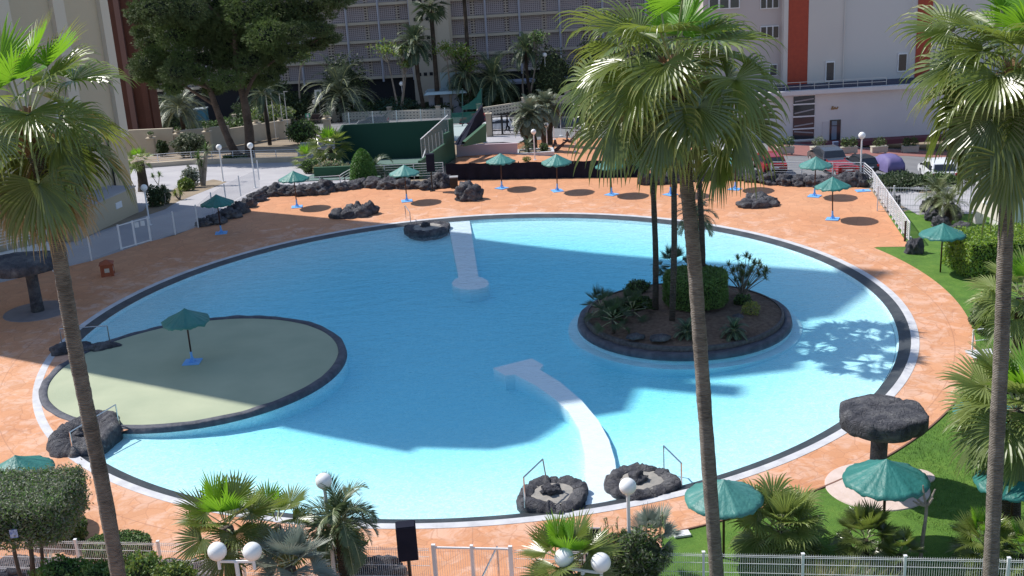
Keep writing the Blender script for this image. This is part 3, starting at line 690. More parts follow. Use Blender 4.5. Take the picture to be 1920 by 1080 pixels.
# lamps
def lamp(base, h, label, r=.195, group='white globe lamps on white posts'):
    t = thing('globe_lamp', label, 'lamp', base, 0, group)
    mb = MB(); mb.tube([(0, 0, 0), (0, 0, .8), (0, 0, h-r)], [.05, .045, .04], 12); mb.box((0, 0, .01), (.22, .22, .02)); mb.build('post', whiteM, t, smooth=False)
    mb = MB(); mb.ball((0, 0, h), r, 24); mb.build('globe', globeM, t, smooth=True)
    mb = MB(); mb.lathe([(.05, -.03), (.075, .0), (.07, .05)], (0, 0, h-r), 16); mb.build('collar', whiteM, t)
    return t
def lampb(u, vb, vt, label, r=.195): p = G(u, vb); return lamp(p, hgt(p, vt), label, r)
lampb(479, 352, 273, 'globe lamp at the corner where the rock row begins'); lampb(419, 340, 276, 'globe lamp on the sunlit pavement left of the rock row')
lampb(281, 422, 352, 'globe lamp in the shade behind the left gate', .19); lampb(1613, 338, 254, 'globe lamp at the top corner of the sloping railing')
lamp(basefor(607, 902, 2.75), 2.75, 'globe lamp in front of the feathery palm at the near poolside'); lamp(basefor(1177, 912, 2.75), 2.75, 'globe lamp in front of the right rock basin')
lampb(1003, 300, 247, 'globe lamp beside the planter with a cycad behind the windbreak', .19); lampb(1026, 276, 234, 'globe lamp just in front of the thick palm trunks', .19)
lampb(1026, 208, 103, 'distant globe lamp before the shaded apartment block', .28); lampb(757, 206, 157, 'distant globe lamp by the pale leaning trunks', .28); lampb(690, 222, 210, 'globe lamp low behind the green court wall', .28)
lampb(880, 212, 168, 'distant lamp among the shaded palms behind the netting', .2); lampb(1843, 440, 383, 'globe lamp on the pale terrace behind the bright hedge')
def dlamp(base, h, label, az):
    t = thing('double_globe_lamp', label, 'lamp', base, az)
    mb = MB(); mb.tube([(0, 0, 0), (0, 0, h-.24)], .045, 12); mb.beam((-.38, 0, h-.24), (.38, 0, h-.24), .035, .05)
    for s in (-1, 1): mb.tube([(s*.38, 0, h-.42), (s*.38, 0, h-.16)], .035, 10)
    mb.build('post', whiteM, t)
    for s in (-1, 1): mb = MB(); mb.ball((s*.38, 0, h), .2, 24); mb.build('globe', globeM, t, smooth=True)
b1 = basefor(440, 1034, 2.75); dlamp(b1, 2.75, 'double globe lamp in front of the bright young fan palm', -.12)
b2 = basefor(1092, 1050, 2.75); dlamp(b2, 2.75, 'double globe lamp hidden in the fan palm at the bottom centre', -.35)
# shower post / sign / speakers
def speaker(base, h, label, w=.46, d=.34, bh=.85, rz=.1):
    t = thing('covered_loudspeaker', label, 'loudspeaker', base, rz)
    mb = MB(); mb.box((0, 0, h-bh/2), (w, d, bh)); mb.box((0, 0, h+.01), (w*.9, d*.9, .03)); 
    vs = [Vector(v) for v in mb.v]; mb.build('speaker_box', blackM, t)
    mb = MB(); mb.tube([(0, 0, 0), (0, 0, h-bh)], .04, 10); mb.box((0, 0, .02), (.3, .3, .04)); mb.build('stand_pole', blackP, t)
    return t
speaker(basefor(760, 984, 1.9), 1.9, 'black covered loudspeaker on a pole behind the near gate')
p = G(811, 358); speaker(p, hgt(p, 289), 'tall black loudspeaker on a pole at the left end of the windbreak', .48, .4, 1.0)
p = basefor(1110, 990, 1.35); t = thing('black_screen_board', 'black framed board standing behind the grey green shrub', 'board', p, -.15)
mb = MB(); mb.box((0, 0, .85), (.42, .05, 1.0)); mb.build('board_panel', blackM, t); mb = MB(); mb.beam((-.2, -.03, 0), (-.2, -.03, 1.36), .03); mb.beam((.2, -.03, 0), (.2, -.03, 1.36), .03); mb.beam((-.2, -.03, 1.36), (.2, -.03, 1.36), .03); mb.build('frame', galvM, t)
p = G(852, 352); t = thing('waste_bin', 'small black wheeled bin at the left end of the black windbreak', 'bin', p); mb = MB(); mb.box((0, 0, .33), (.42, .4, .6), taper=1.12); mb.build('bin_body', blackP, t); mb = MB(); mb.box((0, 0, .66), (.5, .46, .05)); mb.build('lid', M('bin_lid', (.35, .35, .36), .5), t)
p = G(1278, 1003); mb = MB(); mb.box((0, 0, .03), (.42, .26, .05), .15); tag(mb.build('drain_cover', whiteM, loc=p), 'small white inspection cover lying on the lawn', 'inspection cover')

# handrails
def rail(name, pts, label, r=.022, mat=steelM):
    mb = MB()
    for a, b in zip(pts[:-1], pts[1:]):
        mb.tube([a, b], r, 8)
    o = mb.build(name, mat); tag(o, label, 'handrail'); return o
def zup(p, h): return Vector((p.x, p.y, h))
a = GZ(985, 952, .05); rail('handrail', [a, zup(a, .95), a+Vector((.55, .9, .95)), a+Vector((.62, 1.0, .3))][:4], 'steel handrail at the left side of the left near rock basin')
a = GZ(1278, 912, .02); b = GZ(1245, 872, .02); rail('handrail', [a, zup(a, .72), zup(b, .62), zup(b, -.1)], 'steel handrail at the right side of the right rock basin')
a = GZ(117, 648, .02); b = GZ(206, 641, .05); m1 = GZ(157, 648, .05)
rail('handrail', [a, zup(a, .72), zup(b, .72), b], 'steel handrail over the flat rock at the left edge of the pool'); 
a = GZ(138, 851, .02); b = GZ(223, 795, .12); rail('handrail', [a, zup(a, .75), zup(b, .80), b], 'steel handrail crossing the creased rock basin')
a = G(770, 417); b = G(762, 413)+Vector((-.05, .4, 0)); rail('handrail', [a, zup(a, .55), zup(b, .72), b], 'small steel handrail at the far poolside by the rock basin')
a = basefor(932, 1025, .95); rail('handrail', [zup(a, 0), zup(a, .95), a+Vector((-.45, -.55, .35)), a+Vector((-.5, -.6, 0))], 'bent steel handrail behind the near white gate')

# ------------------------------------------------------------ fences
def meshfence(a, b, h, posts, label, group=None, step=.05, rw=.0035, topz=.0):
    a = Vector(a); b = Vector(b); L = (b-a).length; d = (b-a)/L; t = thing('mesh_fence', label, 'fence', a)
    mb = MB(); k = int(L/step)
    for i in range(k+1):
        q = d*(L*i/k); mb.beam(q+Vector((0, 0, .06)), q+Vector((0, 0, h)), rw*2)
    for z in (.08, .28, .32, .62, .86, h-.09, h-.05):
        mb.beam(Vector((0, .01, z)), d*L+Vector((0, .01, z)), rw*2.6)
    mb.build('wire_panel', galvM if rw < .003 else whiteM, t)
    for q in posts:
        mb = MB(); c = d*(q*L); mb.box((c.x, c.y-.04, (h+.04)/2), (.06, .06, h+.04), math.atan2(d.y, d.x)); mb.box((c.x, c.y-.04, h+.05), (.075, .075, .02)); mb.build('fence_post', whiteM, t)
    return t
def FL(x): return Vector((x, 23.37-.149*x, 0))
FH = 1.12
def fx(u, v): return GZ(u, v, FH).x
xs = {u: fx(u, v) for u, v in ((143, 1012), (296, 1018), (450, 1024), (622, 1027), (812, 1033), (884, 1034), (957, 1034), (1240, 1040), (1320, 1041), (1506, 1043), (1697, 1045), (1888, 1045))}
def fence_between(x0, x1, us, label):
    meshfence(FL(x0), FL(x1), FH, [(xs[u]-x0)/(x1-x0) for u in us], label)
fence_between(-17, xs[812]-.12, [143, 296, 450, 622], 'white wire mesh fence along the bottom left, up to the near gate')
fence_between(xs[957]+.08, 14.5, [1240, 1320, 1506, 1697, 1888][0:0]+[1320, 1506, 1697, 1888], 'white wire mesh fence along the near lawn from the gate to the right edge')
g = thing('white_gate', 'white double gate in the near mesh fence below the pool', 'gate', FL(xs[812]))
for u in (812, 884, 957):
    c = FL(xs[u])-FL(xs[812]); mb = MB(); mb.box((c.x, c.y, .6), (.09 if u != 884 else .07, .08, 1.2), -.148); mb.build('gate_post', whiteM, g)
for (u0, u1) in ((812, 884), (884, 957)):
    a = FL(xs[u0])-FL(xs[812]); b = FL(xs[u1])-FL(xs[812]); mb = MB()
    for z in (.08, 1.12): mb.beam(a+Vector((0, 0, z)), b+Vector((0, 0, z)), .04)
    k = 16
    for i in range(1, k): q = a.lerp(b, i/k); mb.beam(q+Vector((0, 0, .1)), q+Vector((0, 0, 1.1)), .006)
    mb.build('gate_leaf', whiteM, g)
def railing(px, h, label, bars=6, post_step=1.6, r=.016, group=None, cols=whiteM, pw=.05, pts=None, feet=False):
    P = pts or [G(*q) for q in px]; t = thing('white_railing', label, 'railing', P[0]); mb = MB(); o0 = P[0]
    for a, b in zip(P[:-1], P[1:]):
        for i in range(bars):
            z = h*(.16+.84*i/(bars-1)); w = r*2.2 if i == bars-1 else r*1.2
            mb.beam(a-o0+Vector((0, 0, z)), b-o0+Vector((0, 0, z)), w)
    mb.build('rails', cols, t)
    for a, b in zip(P[:-1], P[1:]):
        L = (b-a).length; k = max(1, round(L/post_step))
        for i in range(k+1):
            if i == 0 and a is not P[0]: continue
            q = a.lerp(b, i/k)-o0; mb = MB(); mb.box((q.x, q.y, q.z+h/2), (pw, pw, h)); 
            if feet: mb.box((q.x+.12, q.y, q.z+.04), (.3, .12, .08))
            mb.build('rail_post', cols, t)
    return t
railing(None, 1.0, 'long white railing sloping along the right edge of the deck', 10, .85, feet=True, pts=[GZ(1704, 457, 0), GZ(1634, 352, 0)])
railing(None, 1.0, 'white railing behind the rock row in front of the parked cars', 7, 1.9, pts=[GZ(1634, 352, 0), GZ(1619, 338, 0), GZ(1446, 336, 0)])
railing([(648, 352), (668, 340), (832, 332)], .95, 'white railing behind the rocks, in front of the green court', 6, 1.7)
railing([(525, 366), (640, 358), (648, 352)], .95, 'white railing with sloping end behind the sunlit parasol', 6, 1.4)
railing([(235, 312), (360, 304), (560, 300), (640, 306)], .85, 'long white railing on the low wall along the sunlit pavement', 5, 2.2)
mb = MB(); W = [G(*q) for q in ((225, 318), (360, 308), (562, 303), (640, 309))]
for a, b in zip(W[:-1], W[1:]): mb.beam(a+Vector((0, 0, .12)), b+Vector((0, 0, .12)), .3, .5)
tag(mb.build('low_wall', creamM), 'low cream wall below the long white railing at the back left', 'wall')
railing([(1822, 668), (1990, 648)], .95, 'white ramp handrail at the right side of the deck', 3, 1.8)
mb = MB(); a = G(1823, 672); mb.box((a.x+2.2, a.y+.3, .03), (4.4, .75, .06), .03); tag(mb.build('ramp_slab', whiteStone), 'pale concrete ramp slab leaving the deck at the right', 'ramp')
meshfence(G(1648, 398)+Vector((0, .3, 0)), G(1862, 398), 1.25, [0, .14, .42, .6, .8, 1], 'white mesh fence with a gate behind the upper lawn and cycads', step=.12, rw=.005)
# glass-like fence on the left with a gate
fa, fb = G(100, 509), G(488, 352)
lf = [G(172, 489), G(228, 468), G(283, 452), G(329, 440), G(370, 428)]
t = thing('pool_fence', 'fine mesh fence with slim white posts along the left side of the deck', 'fence', fa); mb = MB()
lf2 = [fa, G(172, 489), G(228, 468)]; lf3 = [G(283, 452), G(329, 440), G(372, 427), G(400, 402), G(425, 385), G(452, 370), G(488, 352)]
for seg in (lf2, lf3):
    mb = MB(); S_ = [a-fa for a in seg]; nn = len(S_)
    mb.add([a+Vector((0, 0, .05)) for a in S_]+[a+Vector((0, 0, 1.2)) for a in S_], [(i, i+1, nn+i+1, nn+i) for i in range(nn-1)]); mb.build('mesh_panel', meshP, t)
for q in lf2+lf3: mb = MB(); c = q-fa; mb.box((c.x, c.y, .64), (.06, .06, 1.28)); mb.build('fence_post', whiteM, t)
t = thing('pool_gate', 'white framed double gate in the left pool fence, in the shade', 'gate', G(228, 468)); o0 = G(228, 468)
for q in (G(228, 468), G(255, 460), G(283, 452)): mb = MB(); c = q-o0; mb.box((c.x, c.y, .66), (.10, .08, 1.32), .3); mb.build('gate_post', whiteM, t)
e = G(283, 452)-o0
for z in (.06, 1.26): mb = MB(); mb.beam(Vector((0, 0, z)), e+Vector((0, 0, z)), .05); mb.build('gate_rail', whiteM, t)
for k in (.62, .82): mb = MB(); mb.box((e.x*k, e.y*k-.03, 1.05), (.22, .02, .28), .3); mb.build('notice_plate', whiteM, t)
# black windbreak
t = thing('black_windbreak', 'long low black fabric windbreak along the back of the deck', 'windbreak', GZ(838, 338, 0)); o0 = GZ(838, 338, 0); mb = MB(); E_ = GZ(1207, 331, 0)-o0
n = 120; vs = []
for i in range(n+1):
    q = E_*(i/n); w = .05*math.sin(i*.8)+.04*noise.noise(Vector((i*.3, 0, 0)))
    for z in (0, .3, .6, 1.02+.02*math.sin(i*.5)): vs.append((q.x, q.y+w*(1-z*.6), q.z+z))
mb.add(vs, [(i*4+j, i*4+4+j, i*4+5+j, i*4+1+j) for i in range(n) for j in range(3)]); mb.build('fabric', blackM, t, smooth=True)
for i in range(9): mb = MB(); q = E_*(i/8); mb.tube([(q.x, q.y+.1, q.z), (q.x, q.y+.1, q.z+1.06)], .03, 8); mb.build('support_post', blackP, t)
# litter poles etc: brown post at the railing end
p = G(1700, 455); mb = MB(); mb.tube([(0, 0, 0), (0, 0, .95)], .05, 8); tag(mb.build('brown_post', poleM, loc=p+Vector((.0, .25, 0))), 'short brown post behind the lower end of the sloping railing', 'post')
# ------------------------------------------------------------ foliage makers
DOWN = Vector((0, 0, -1))
def fan_leaf(mb, base, az, el, pet, bl, rg, nseg=34, droop=2.2, spread=R(125), mi=0, mt=2, mp=3, steps=7, wmul=1.0, fused=.42, tip=.5, sag=.5, fold=0.0, bend=.42):
    d = Vector((math.cos(el)*math.cos(az), math.cos(el)*math.sin(az), math.sin(el))); p = Vector(base); path = [p.copy()]
    for i in range(5): p = p+d*pet/5; d = (d+DOWN*sag*.10).normalized(); path.append(p.copy())
    w = .026*bl+.008
    for a, b in zip(path[:-1], path[1:]): mb.beam(a, b, w, w*.5, mp)
    e2 = math.asin(max(-1, min(1, d.z)))-R(14)*sag-fold*rg.uniform(.6, 1.5)
    d = Vector((math.cos(e2)*math.cos(az), math.cos(e2)*math.sin(az), math.sin(e2)))
    s = d.cross(Vector((0, 0, 1))); s = s.normalized() if s.length > .05 else Vector((-math.sin(az), math.cos(az), 0))
    tw = rg.uniform(-.35, .35)*(1+fold*1.6); n = s.cross(d).normalized(); s2 = (s*math.cos(tw)+n*math.sin(tw)).normalized(); n = s2.cross(d).normalized(); s = s2
    dphi = 2*spread/nseg
    for i in range(nseg):
        ph = -spread+dphi*(i+.5)+rg.uniform(-.02, .02); L = bl*(.78+.22*math.cos(ph*.8))*rg.uniform(.84, 1.10)
        dr = (d*math.cos(ph)+s*math.sin(ph)+n*(.10+.22*abs(math.sin(ph)))).normalized(); q = p.copy(); st = L/steps; vs = []
        dd = droop*rg.uniform(.75, 1.3)
        for j in range(steps+1):
            t = j/steps; cr = n.cross(dr)
            if cr.length < .1: cr = s
            cr.normalize(); r = t*L
            if t <= fused: ww = max(.006, r*dphi*.54)
            else: ww = fused*L*dphi*.54*(1-(t-fused)/(1-fused)*.92)*wmul
            nn = cr.cross(dr)*ww*.55
            vs += [q-cr*ww, q+nn, q+cr*ww]
            if j < steps:
                q = q+dr*st
                if t >= fused*.7: dr = (dr+DOWN*dd*st/bl*(.10+4.2*max(0, t-bend))).normalized()
                else: dr = (dr+DOWN*dd*.18*st/bl).normalized()
        o = len(mb.v); mb.v.extend(tuple(x) for x in vs)
        for j in range(steps):
            k = mi if j/steps < tip+.25 else mt
            a = o+j*3; mb.f.append((a, a+1, a+4, a+3)); mb.m.append(k); mb.f.append((a+1, a+2, a+5, a+4)); mb.m.append(k)
def fan_crown(top, n, rg, pet=(.7, 1.1), bl=(1.05, 1.3), elmax=78, elmin=-50, droop=(1.6, 3.2), dry=0, nseg=34, steps=7, young=4, spread=125, wmul=1.0, tip=.5, sag=.6, oldtip=.45, fold=0.0, yd=.25, fused=.46):
    """materials: 0 leaf, 1 old, 2 tip, 3 petiole, 4 young, 5 dry"""
    mb = MB(); ga = 2.39996
    for i in range(n):
        t = i/(n-1); el = R(elmax+(elmin-elmax)*t**.85+rg.uniform(-7, 7)); az = i*ga+rg.uniform(-.25, .25)
        mi = 4 if i < young else (0 if t < .6 else 1)
        mt = mi if rg.random() > (.15 if t < .4 else oldtip) else 2
        b = Vector(top)+Vector((math.cos(az)*.08, math.sin(az)*.08, .22*(1-t)-.12*t))
        dr = droop[0]*(yd if i < young else 1)+(droop[1]-droop[0])*t
        fan_leaf(mb, b, az, el, rg.uniform(*pet)*(1.0-.25*(1-t)), rg.uniform(*bl)*(.85+.15*min(1, t*3)), rg, nseg, dr, R(spread), mi, mt, 3, steps, wmul, tip=tip, sag=sag*(.5+t), fold=fold, fused=fused)
    for i in range(dry):
        az = i*ga+1.0; fan_leaf(mb, Vector(top)+Vector((0, 0, -.45-.035*i)), az, R(-52+rg.uniform(-14, 10)), rg.uniform(.45, .85), rg.uniform(.95, 1.25), rg, 26, 4.5, R(75), 5, 5, 5, steps)
    return mb
PALM = [palmL, palmD, palmY, petM, palmN, palmDry]
def fibres(top, r, h, rg, n=60):
    mb = MB(); mb.lathe([(r*.9, -h), (r*1.3, -h*.5), (r*1.5, -.05), (r*1.1, .25), (.03, .38)], top, 12)
    for i in range(n):
        a = rg.uniform(0, 6.28); z = rg.uniform(-h, .2); b = Vector(top)+Vector((math.cos(a)*r, math.sin(a)*r, z))
        mb.beam(b, b+Vector((math.cos(a)*.16, math.sin(a)*.16, .16+rg.uniform(-.1, .1))), .05, .02)
    return mb
def curve(pts, k=8):
    out = []; P = [Vector(p) for p in pts]; P = [P[0]*2-P[1]]+P+[P[-1]*2-P[-2]]
    for i in range(1, len(P)-2):
        for j in range(k):
            t = j/k; a, b, c, d = P[i-1:i+3]
            out.append(.5*((2*b)+(c-a)*t+(2*a-5*b+4*c-d)*t*t+(3*b-a-3*c+d)*t**3))
    out.append(P[-2]); return out
def fan_palm(name, label, base, pts, r0, r1, crown, rg, mats=PALM, tm=None, cat='palm tree', group=None, fib=True, label_kind=None):
    """pts: world points of the trunk from the base up"""
    t = thing(name, label, cat, base, 0, group); b = Vector(base); P = curve([Vector(p)-b for p in pts], 26 if r0 > .16 and r0 < .17 else 8)
    n = len(P); mb = MB(); mb.tube(P, [r0+(r1-r0)*(i/(n-1))**.8+(.10*math.exp(-i/2.5) if r0 > .15 else 0)+(.010*noise.noise(Vector((i*.9, r0*50, 0)))+.010*noise.noise(Vector((i*.12, 3, r0*9)))) for i in range(n)], 18, jit=.03, rng=rg); mb.build('trunk', tm or trunkM, t, smooth=True)
    top = P[-1]
    c = crown(top); c.build('crown', mats, t)
    if fib: fibres(top, r1*.95, .55, rg).build('crown_base', fibreM, t)
    return t
# the three tall palms before the fence
def trunkpts(px, Y, base_z=0):
    P = [at(u, v, y) for (u, v), y in zip(px, Y)]
    d = P[0]-P[1]; q = P[0]+d*(P[0].z/(-d.z)) if P[0].z > 0 else P[0]
    return [q]+P
rg = random.Random(5)
P = trunkpts([(1344, 1080), (1325, 820), (1311, 620), (1300, 470), (1290, 370), (1277, 250), (1262, 140)], [21.6]*7)
fan_palm('fan_palm', 'tall fan palm in the middle foreground, its crown hanging over the far deck', P[0], P, .165, .125,
   lambda top: fan_crown(top, 36, rg, pet=(.75, 1.65), bl=(1.05, 1.42), droop=(2.6, 5.5), nseg=36, fold=R(16), yd=.4, steps=8, fused=.52, oldtip=.6, elmin=-52), rg, group=None)
rg = random.Random(8)
P = trunkpts([(222, 1080), (196, 930), (166, 780), (142, 660), (121, 540), (101, 420), (75, 320), (52, 238)], [21]*8)
fan_palm('fan_palm', 'tall leaning fan palm at the left with brown dead fronds under the crown', P[0], P, .165, .13,
   lambda top: fan_crown(top, 30, rg, pet=(.7, 1.4), bl=(.95, 1.3), droop=(2.2, 5.2), fold=R(16), yd=.25, steps=8, dry=9, oldtip=.25, nseg=36, fused=.52, elmin=-52, young=5), rg)
rg = random.Random(13)
P = trunkpts([(1857, 1080), (1868, 850), (1878, 640), (1884, 480), (1890, 330), (1895, 230), (1897, 148)], [20.6]*7)
fan_palm('fan_palm', 'tall fan palm at the right edge in front of the bright hedge', P[0], P, .165, .12,
   lambda top: fan_crown(top, 44, rg, pet=(.75, 1.65), bl=(1.0, 1.38), droop=(2.6, 5.5), nseg=36, fold=R(16), yd=.4, steps=8, fused=.52, elmin=-52), rg)
# island palms
rg = random.Random(21)
isl_data = [((1229, 582), (1225, 330), 'left of the clipped drum hedge'), ((1260, 604), (1264, 340), 'in front of the drum hedge'), ((1318, 560), (1311, 330), 'at the right, behind the leaning foreground trunk')]
first = None
for i, (b, tp, lab) in enumerate(isl_data):
    p = GZ(b[0], b[1], .35); q = at(tp[0], tp[1], p.y); d = (q-p); q2 = p+d*(6.7, 8.0, 7.3)[i]/d.z
    r = random.Random(30+i); seedc = r.random()
    fan_palm('island_palm', 'slim tall fan palm on the island, '+lab, p, [p, p.lerp(q2, .33)+Vector((.04, 0, 0)), p.lerp(q2, .66), q2], .12, .10,
      lambda top: fan_crown(top, (20, 15, 18)[i], r, pet=(.75, 1.1), bl=(.80, 1.0), elmin=-30, droop=(1.0, 2.6), nseg=20, steps=5, tip=.8, fused=.6), r, tm=trunkDk, fib=False)
# feather fronds
def frond(mb, base, az, el, L, rg, n=26, leaf=.42, sag=1.0, w=.022, mi=0, mp=1, vee=.5, fwd=.6, hang=.5, steps=9):
    d = Vector((math.cos(el)*math.cos(az), math.cos(el)*math.sin(az), math.sin(el))); p = Vector(base); path = [p.copy()]; dirs = [d.copy()]
    for i in range(steps): p = p+d*L/steps; d = (d+DOWN*sag*.16*(1+i*.12)).normalized(); path.append(p.copy()); dirs.append(d.copy())
    rr = L*.010
    for i in range(steps): k = rr*(1.6-1.2*i/steps); mb.beam(path[i], path[i+1], k*2, k, mp)
    for i in range(n):
        t = .14+.86*i/(n-1); f = t*steps; j = min(steps-1, int(f)); q = path[j].lerp(path[j+1], f-j); dd = dirs[j]
        s = dd.cross(Vector((0, 0, 1))); s = s.normalized() if s.length > .05 else Vector((-math.sin(az), math.cos(az), 0)); up = s.cross(dd).normalized()
        ll = leaf*(math.sin(PI*min(1, .18+t*.86))**.6)*rg.uniform(.85, 1.1)
        for sg in (-1, 1):
            v = (s*sg+dd*(fwd+t*.5)+up*vee*rg.uniform(.5, 1.2)).normalized(); m1 = q+v*ll*.55; v2 = (v+DOWN*hang*rg.uniform(.6, 1.4)).normalized(); e = m1+v2*ll*.5
            c = v.cross(up).normalized()*w
            mb.add([q-c*.6, q+c*.6, m1+c, m1-c, e], [(0, 1, 2, 3), (3, 2, 4)], mi)
def feather_crown(top, n, rg, L=(1.6, 2.0), leaf=.42, elmax=80, elmin=-25, sag=1.0, nl=26, w=.022, vee=.5, hang=.5, fwd=.6):
    mb = MB()
    for i in range(n):
        t = i/(n-1); el = R(elmax+(elmin-elmax)*t+rg.uniform(-6, 6)); az = i*2.39996+rg.uniform(-.3, .3)
        frond(mb, Vector(top)+Vector((0, 0, .1*(1-t))), az, el, rg.uniform(*L), rg, nl, leaf, sag, w, 0, 1, vee, fwd, hang)
    return mb
def feather_palm(name, label, base, top, r0, r1, n, rg, mat, L, leaf, cat='palm tree', tm=None, **kw):
    t = thing(name, label, cat, base); b = Vector(base); tp = Vector(top)-b; mb = MB()
    mid = tp*.5+Vector((.04*tp.z*rg.uniform(-1, 1), 0, 0)); P = curve([Vector((0, 0, -.1)), mid, tp], 6); k = len(P)
    mb.tube(P, [r0+(r1-r0)*i/(k-1) for i in range(k)], 12, jit=.1, rng=rg); mb.build('trunk', tm or trunkDk, t)
    feather_crown(tp, n, rg, L, leaf, **kw).build('crown', [mat, petM], t); return t
def swords(mb, c, n, L, w, rg, elmin=-20, mi=0, sag=.5, up=(0, 0, 1)):
    for i in range(n):
        az = i*2.39996+rg.uniform(-.2, .2); el = R(rg.uniform(elmin, 88)); d = Vector((math.cos(el)*math.cos(az), math.cos(el)*math.sin(az), math.sin(el))); s = d.cross(Vector((.01, 0, 1))).normalized(); l = L*rg.uniform(.75, 1.1)
        p = Vector(c); vs = []
        for j in range(4):
            ww = w*(1, .95, .6, .04)[j]; vs += [p-s*ww, p+s*ww]; p = p+d*l/3; d = (d+DOWN*sag*.3).normalized()
        mb.add(vs, [(0, 1, 3, 2), (2, 3, 5, 4), (4, 5, 7, 6)], mi)
def leafcloud(mb, sampler, n, size, rg, nm=1, flat=0.0, asp=.5):
    for i in range(n):
        p, nn = sampler(rg); a = Vector((rg.gauss(0, 1), rg.gauss(0, 1), rg.gauss(0, 1))).normalized()
        d = (a+nn*flat).normalized() if flat else a; s = d.orthogonal().normalized(); s = (s*math.cos(i)+d.cross(s)*math.sin(i)); e = d.cross(s)
        k = size*rg.uniform(.6, 1.3); mb.add([p-s*k, p+e*k*asp, p+s*k, p-e*k*asp], [(0, 1, 2, 3)], rg.randrange(nm))
def box_s(cx, cy, cz, sx, sy, sz, jit=.05, rnd=.0):
    A = [sy*sz, sy*sz, sx*sz, sx*sz, sx*sy]; T = sum(A)
    def f(rg):
        r = rg.uniform(0, T); k = 0
        while r > A[k]: r -= A[k]; k += 1
        u, v = rg.uniform(-.5, .5), rg.uniform(-.5, .5); j = rg.gauss(0, jit)-jit*.5
        if k < 2: s = (-1, 1)[k]; p = Vector((s*(sx/2+j), u*sy, v*sz)); n = Vector((s, 0, .3))
        elif k < 4: s = (-1, 1)[k-2]; p = Vector((u*sx, s*(sy/2+j), v*sz)); n = Vector((0, s, .3))
        else: p = Vector((u*sx, v*sy, sz/2+j)); n = Vector((0, 0, 1))
        if rnd:
            q = Vector((p.x/(sx/2), p.y/(sy/2), p.z/(sz/2))); m = max(abs(q.x), abs(q.y), abs(q.z)); l = (abs(q.x)**6+abs(q.y)**6+abs(q.z)**6)**(1/6); p = p*(1-rnd+rnd*m/l)
        p = p*(1+.05*noise.noise(p*1.7))
        return p+Vector((cx, cy, cz)), n.normalized()
    return f
def ell_s(cx, cy, cz, rx, ry, rz, shell=.3, lump=.25, seed=0):
    def f(rg):
        d = Vector((rg.gauss(0, 1), rg.gauss(0, 1), rg.gauss(0, 1))).normalized()
        k = (1-shell*rg.random()**1.5)*(1+lump*noise.noise(d*2.2+Vector((seed, cx, cy))))
        return Vector((cx+d.x*rx*k, cy+d.y*ry*k, cz+d.z*rz*k)), d
    return f
def shrub(name, label, p, rx, ry, rz, n, size, mats, seed, cat='shrub', shell=.35, lump=.3, z=None, stem=True, core=True, group=None, flat=0.0, asp=.5):
    rg = random.Random(seed); t = thing(name, label, cat, p, 0, group); zc = rz*.9 if z is None else z
    mb = MB(); leafcloud(mb, ell_s(0, 0, zc, rx, ry, rz, shell, lump, seed), n, size, rg, len(mats), flat, asp); mb.build('foliage', mats, t)
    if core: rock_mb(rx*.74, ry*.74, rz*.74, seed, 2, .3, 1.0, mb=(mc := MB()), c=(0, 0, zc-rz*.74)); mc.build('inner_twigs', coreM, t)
    if stem: ms = MB(); ms.tube([(0, 0, -.05), (0, 0, zc)], .03+.02*rz, 7); ms.build('stem', darkWood, t)
    return t
def hedge(name, label, c, sx, sy, sz, n, size, mats, seed, rz=0, z0=0, rnd=.15, jit=.05, core=coreM):
    rg = random.Random(seed); t = thing(name, label, 'hedge', c, rz); mb = MB()
    leafcloud(mb, box_s(0, 0, z0+sz/2, sx, sy, sz, jit, rnd), n, size, rg, len(mats), .5); mb.build('foliage', mats, t)
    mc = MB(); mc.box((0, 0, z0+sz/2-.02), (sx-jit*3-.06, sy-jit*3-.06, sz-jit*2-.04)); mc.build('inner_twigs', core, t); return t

# ---- island planting
def gi(u, v, z=.25): return GZ(u, v, z)
rg = random.Random(41)
p = gi(1311, 582, .4); t = thing('drum_hedge', 'clipped drum shaped green hedge on the island behind the middle trunk', 'hedge', p+Vector((0, .75, 0)))
hr = 1.20; hh = 1.28
def drum(rg):
    a = rg.uniform(0, 6.28)
    if rg.random() < .68: z = rg.uniform(.12, hh); k = hr+rg.gauss(0, .03); k *= 1-.10*max(0, (z/hh-.85)/.15)**2; n = Vector((math.cos(a), math.sin(a), .2))
    else: k = hr*math.sqrt(rg.random())*.97; z = hh+rg.gauss(0, .03)-.05*(k/hr)**4; n = Vector((0, 0, 1))
    k *= 1+.04*noise.noise(Vector((math.cos(a)*2, math.sin(a)*2, z*2)))
    return Vector((k*math.cos(a), k*math.sin(a), z)), n.normalized()
mb = MB(); leafcloud(mb, drum, 15000, .038, rg, 2, .5); mb.build('foliage', [hedgeG, bushG], t)
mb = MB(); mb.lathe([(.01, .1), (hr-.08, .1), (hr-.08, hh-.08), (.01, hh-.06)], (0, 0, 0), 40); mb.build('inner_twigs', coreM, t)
def small_fan(name, label, p, h, n, rg, bl=(.5, .65), pet=(.35, .5), mats=PALM, nseg=22, droop=(.2, .8), elmin=-25, r=.06, spread=100, young=3, steps=5, cat='palm', sag=.4, tip=.9, oldtip=.2, elmax=80, fused=.5):
    p = Vector(p)
    return fan_palm(name, label, p, [p-Vector((0, 0, .05)), p+Vector((.02, 0, h*.5)), p+Vector((0, 0, h))], r*1.2, r, lambda top: fan_crown(top, n, rg, pet=pet, bl=bl, droop=droop, elmin=elmin, elmax=elmax, nseg=nseg, young=young, spread=spread, steps=steps, sag=sag, tip=tip, oldtip=oldtip, fused=fused), rg, mats=mats, tm=trunkDk, cat=cat, fib=False)
DK = [bushD, bushD, bushD, petM, hedgeD, bushD]
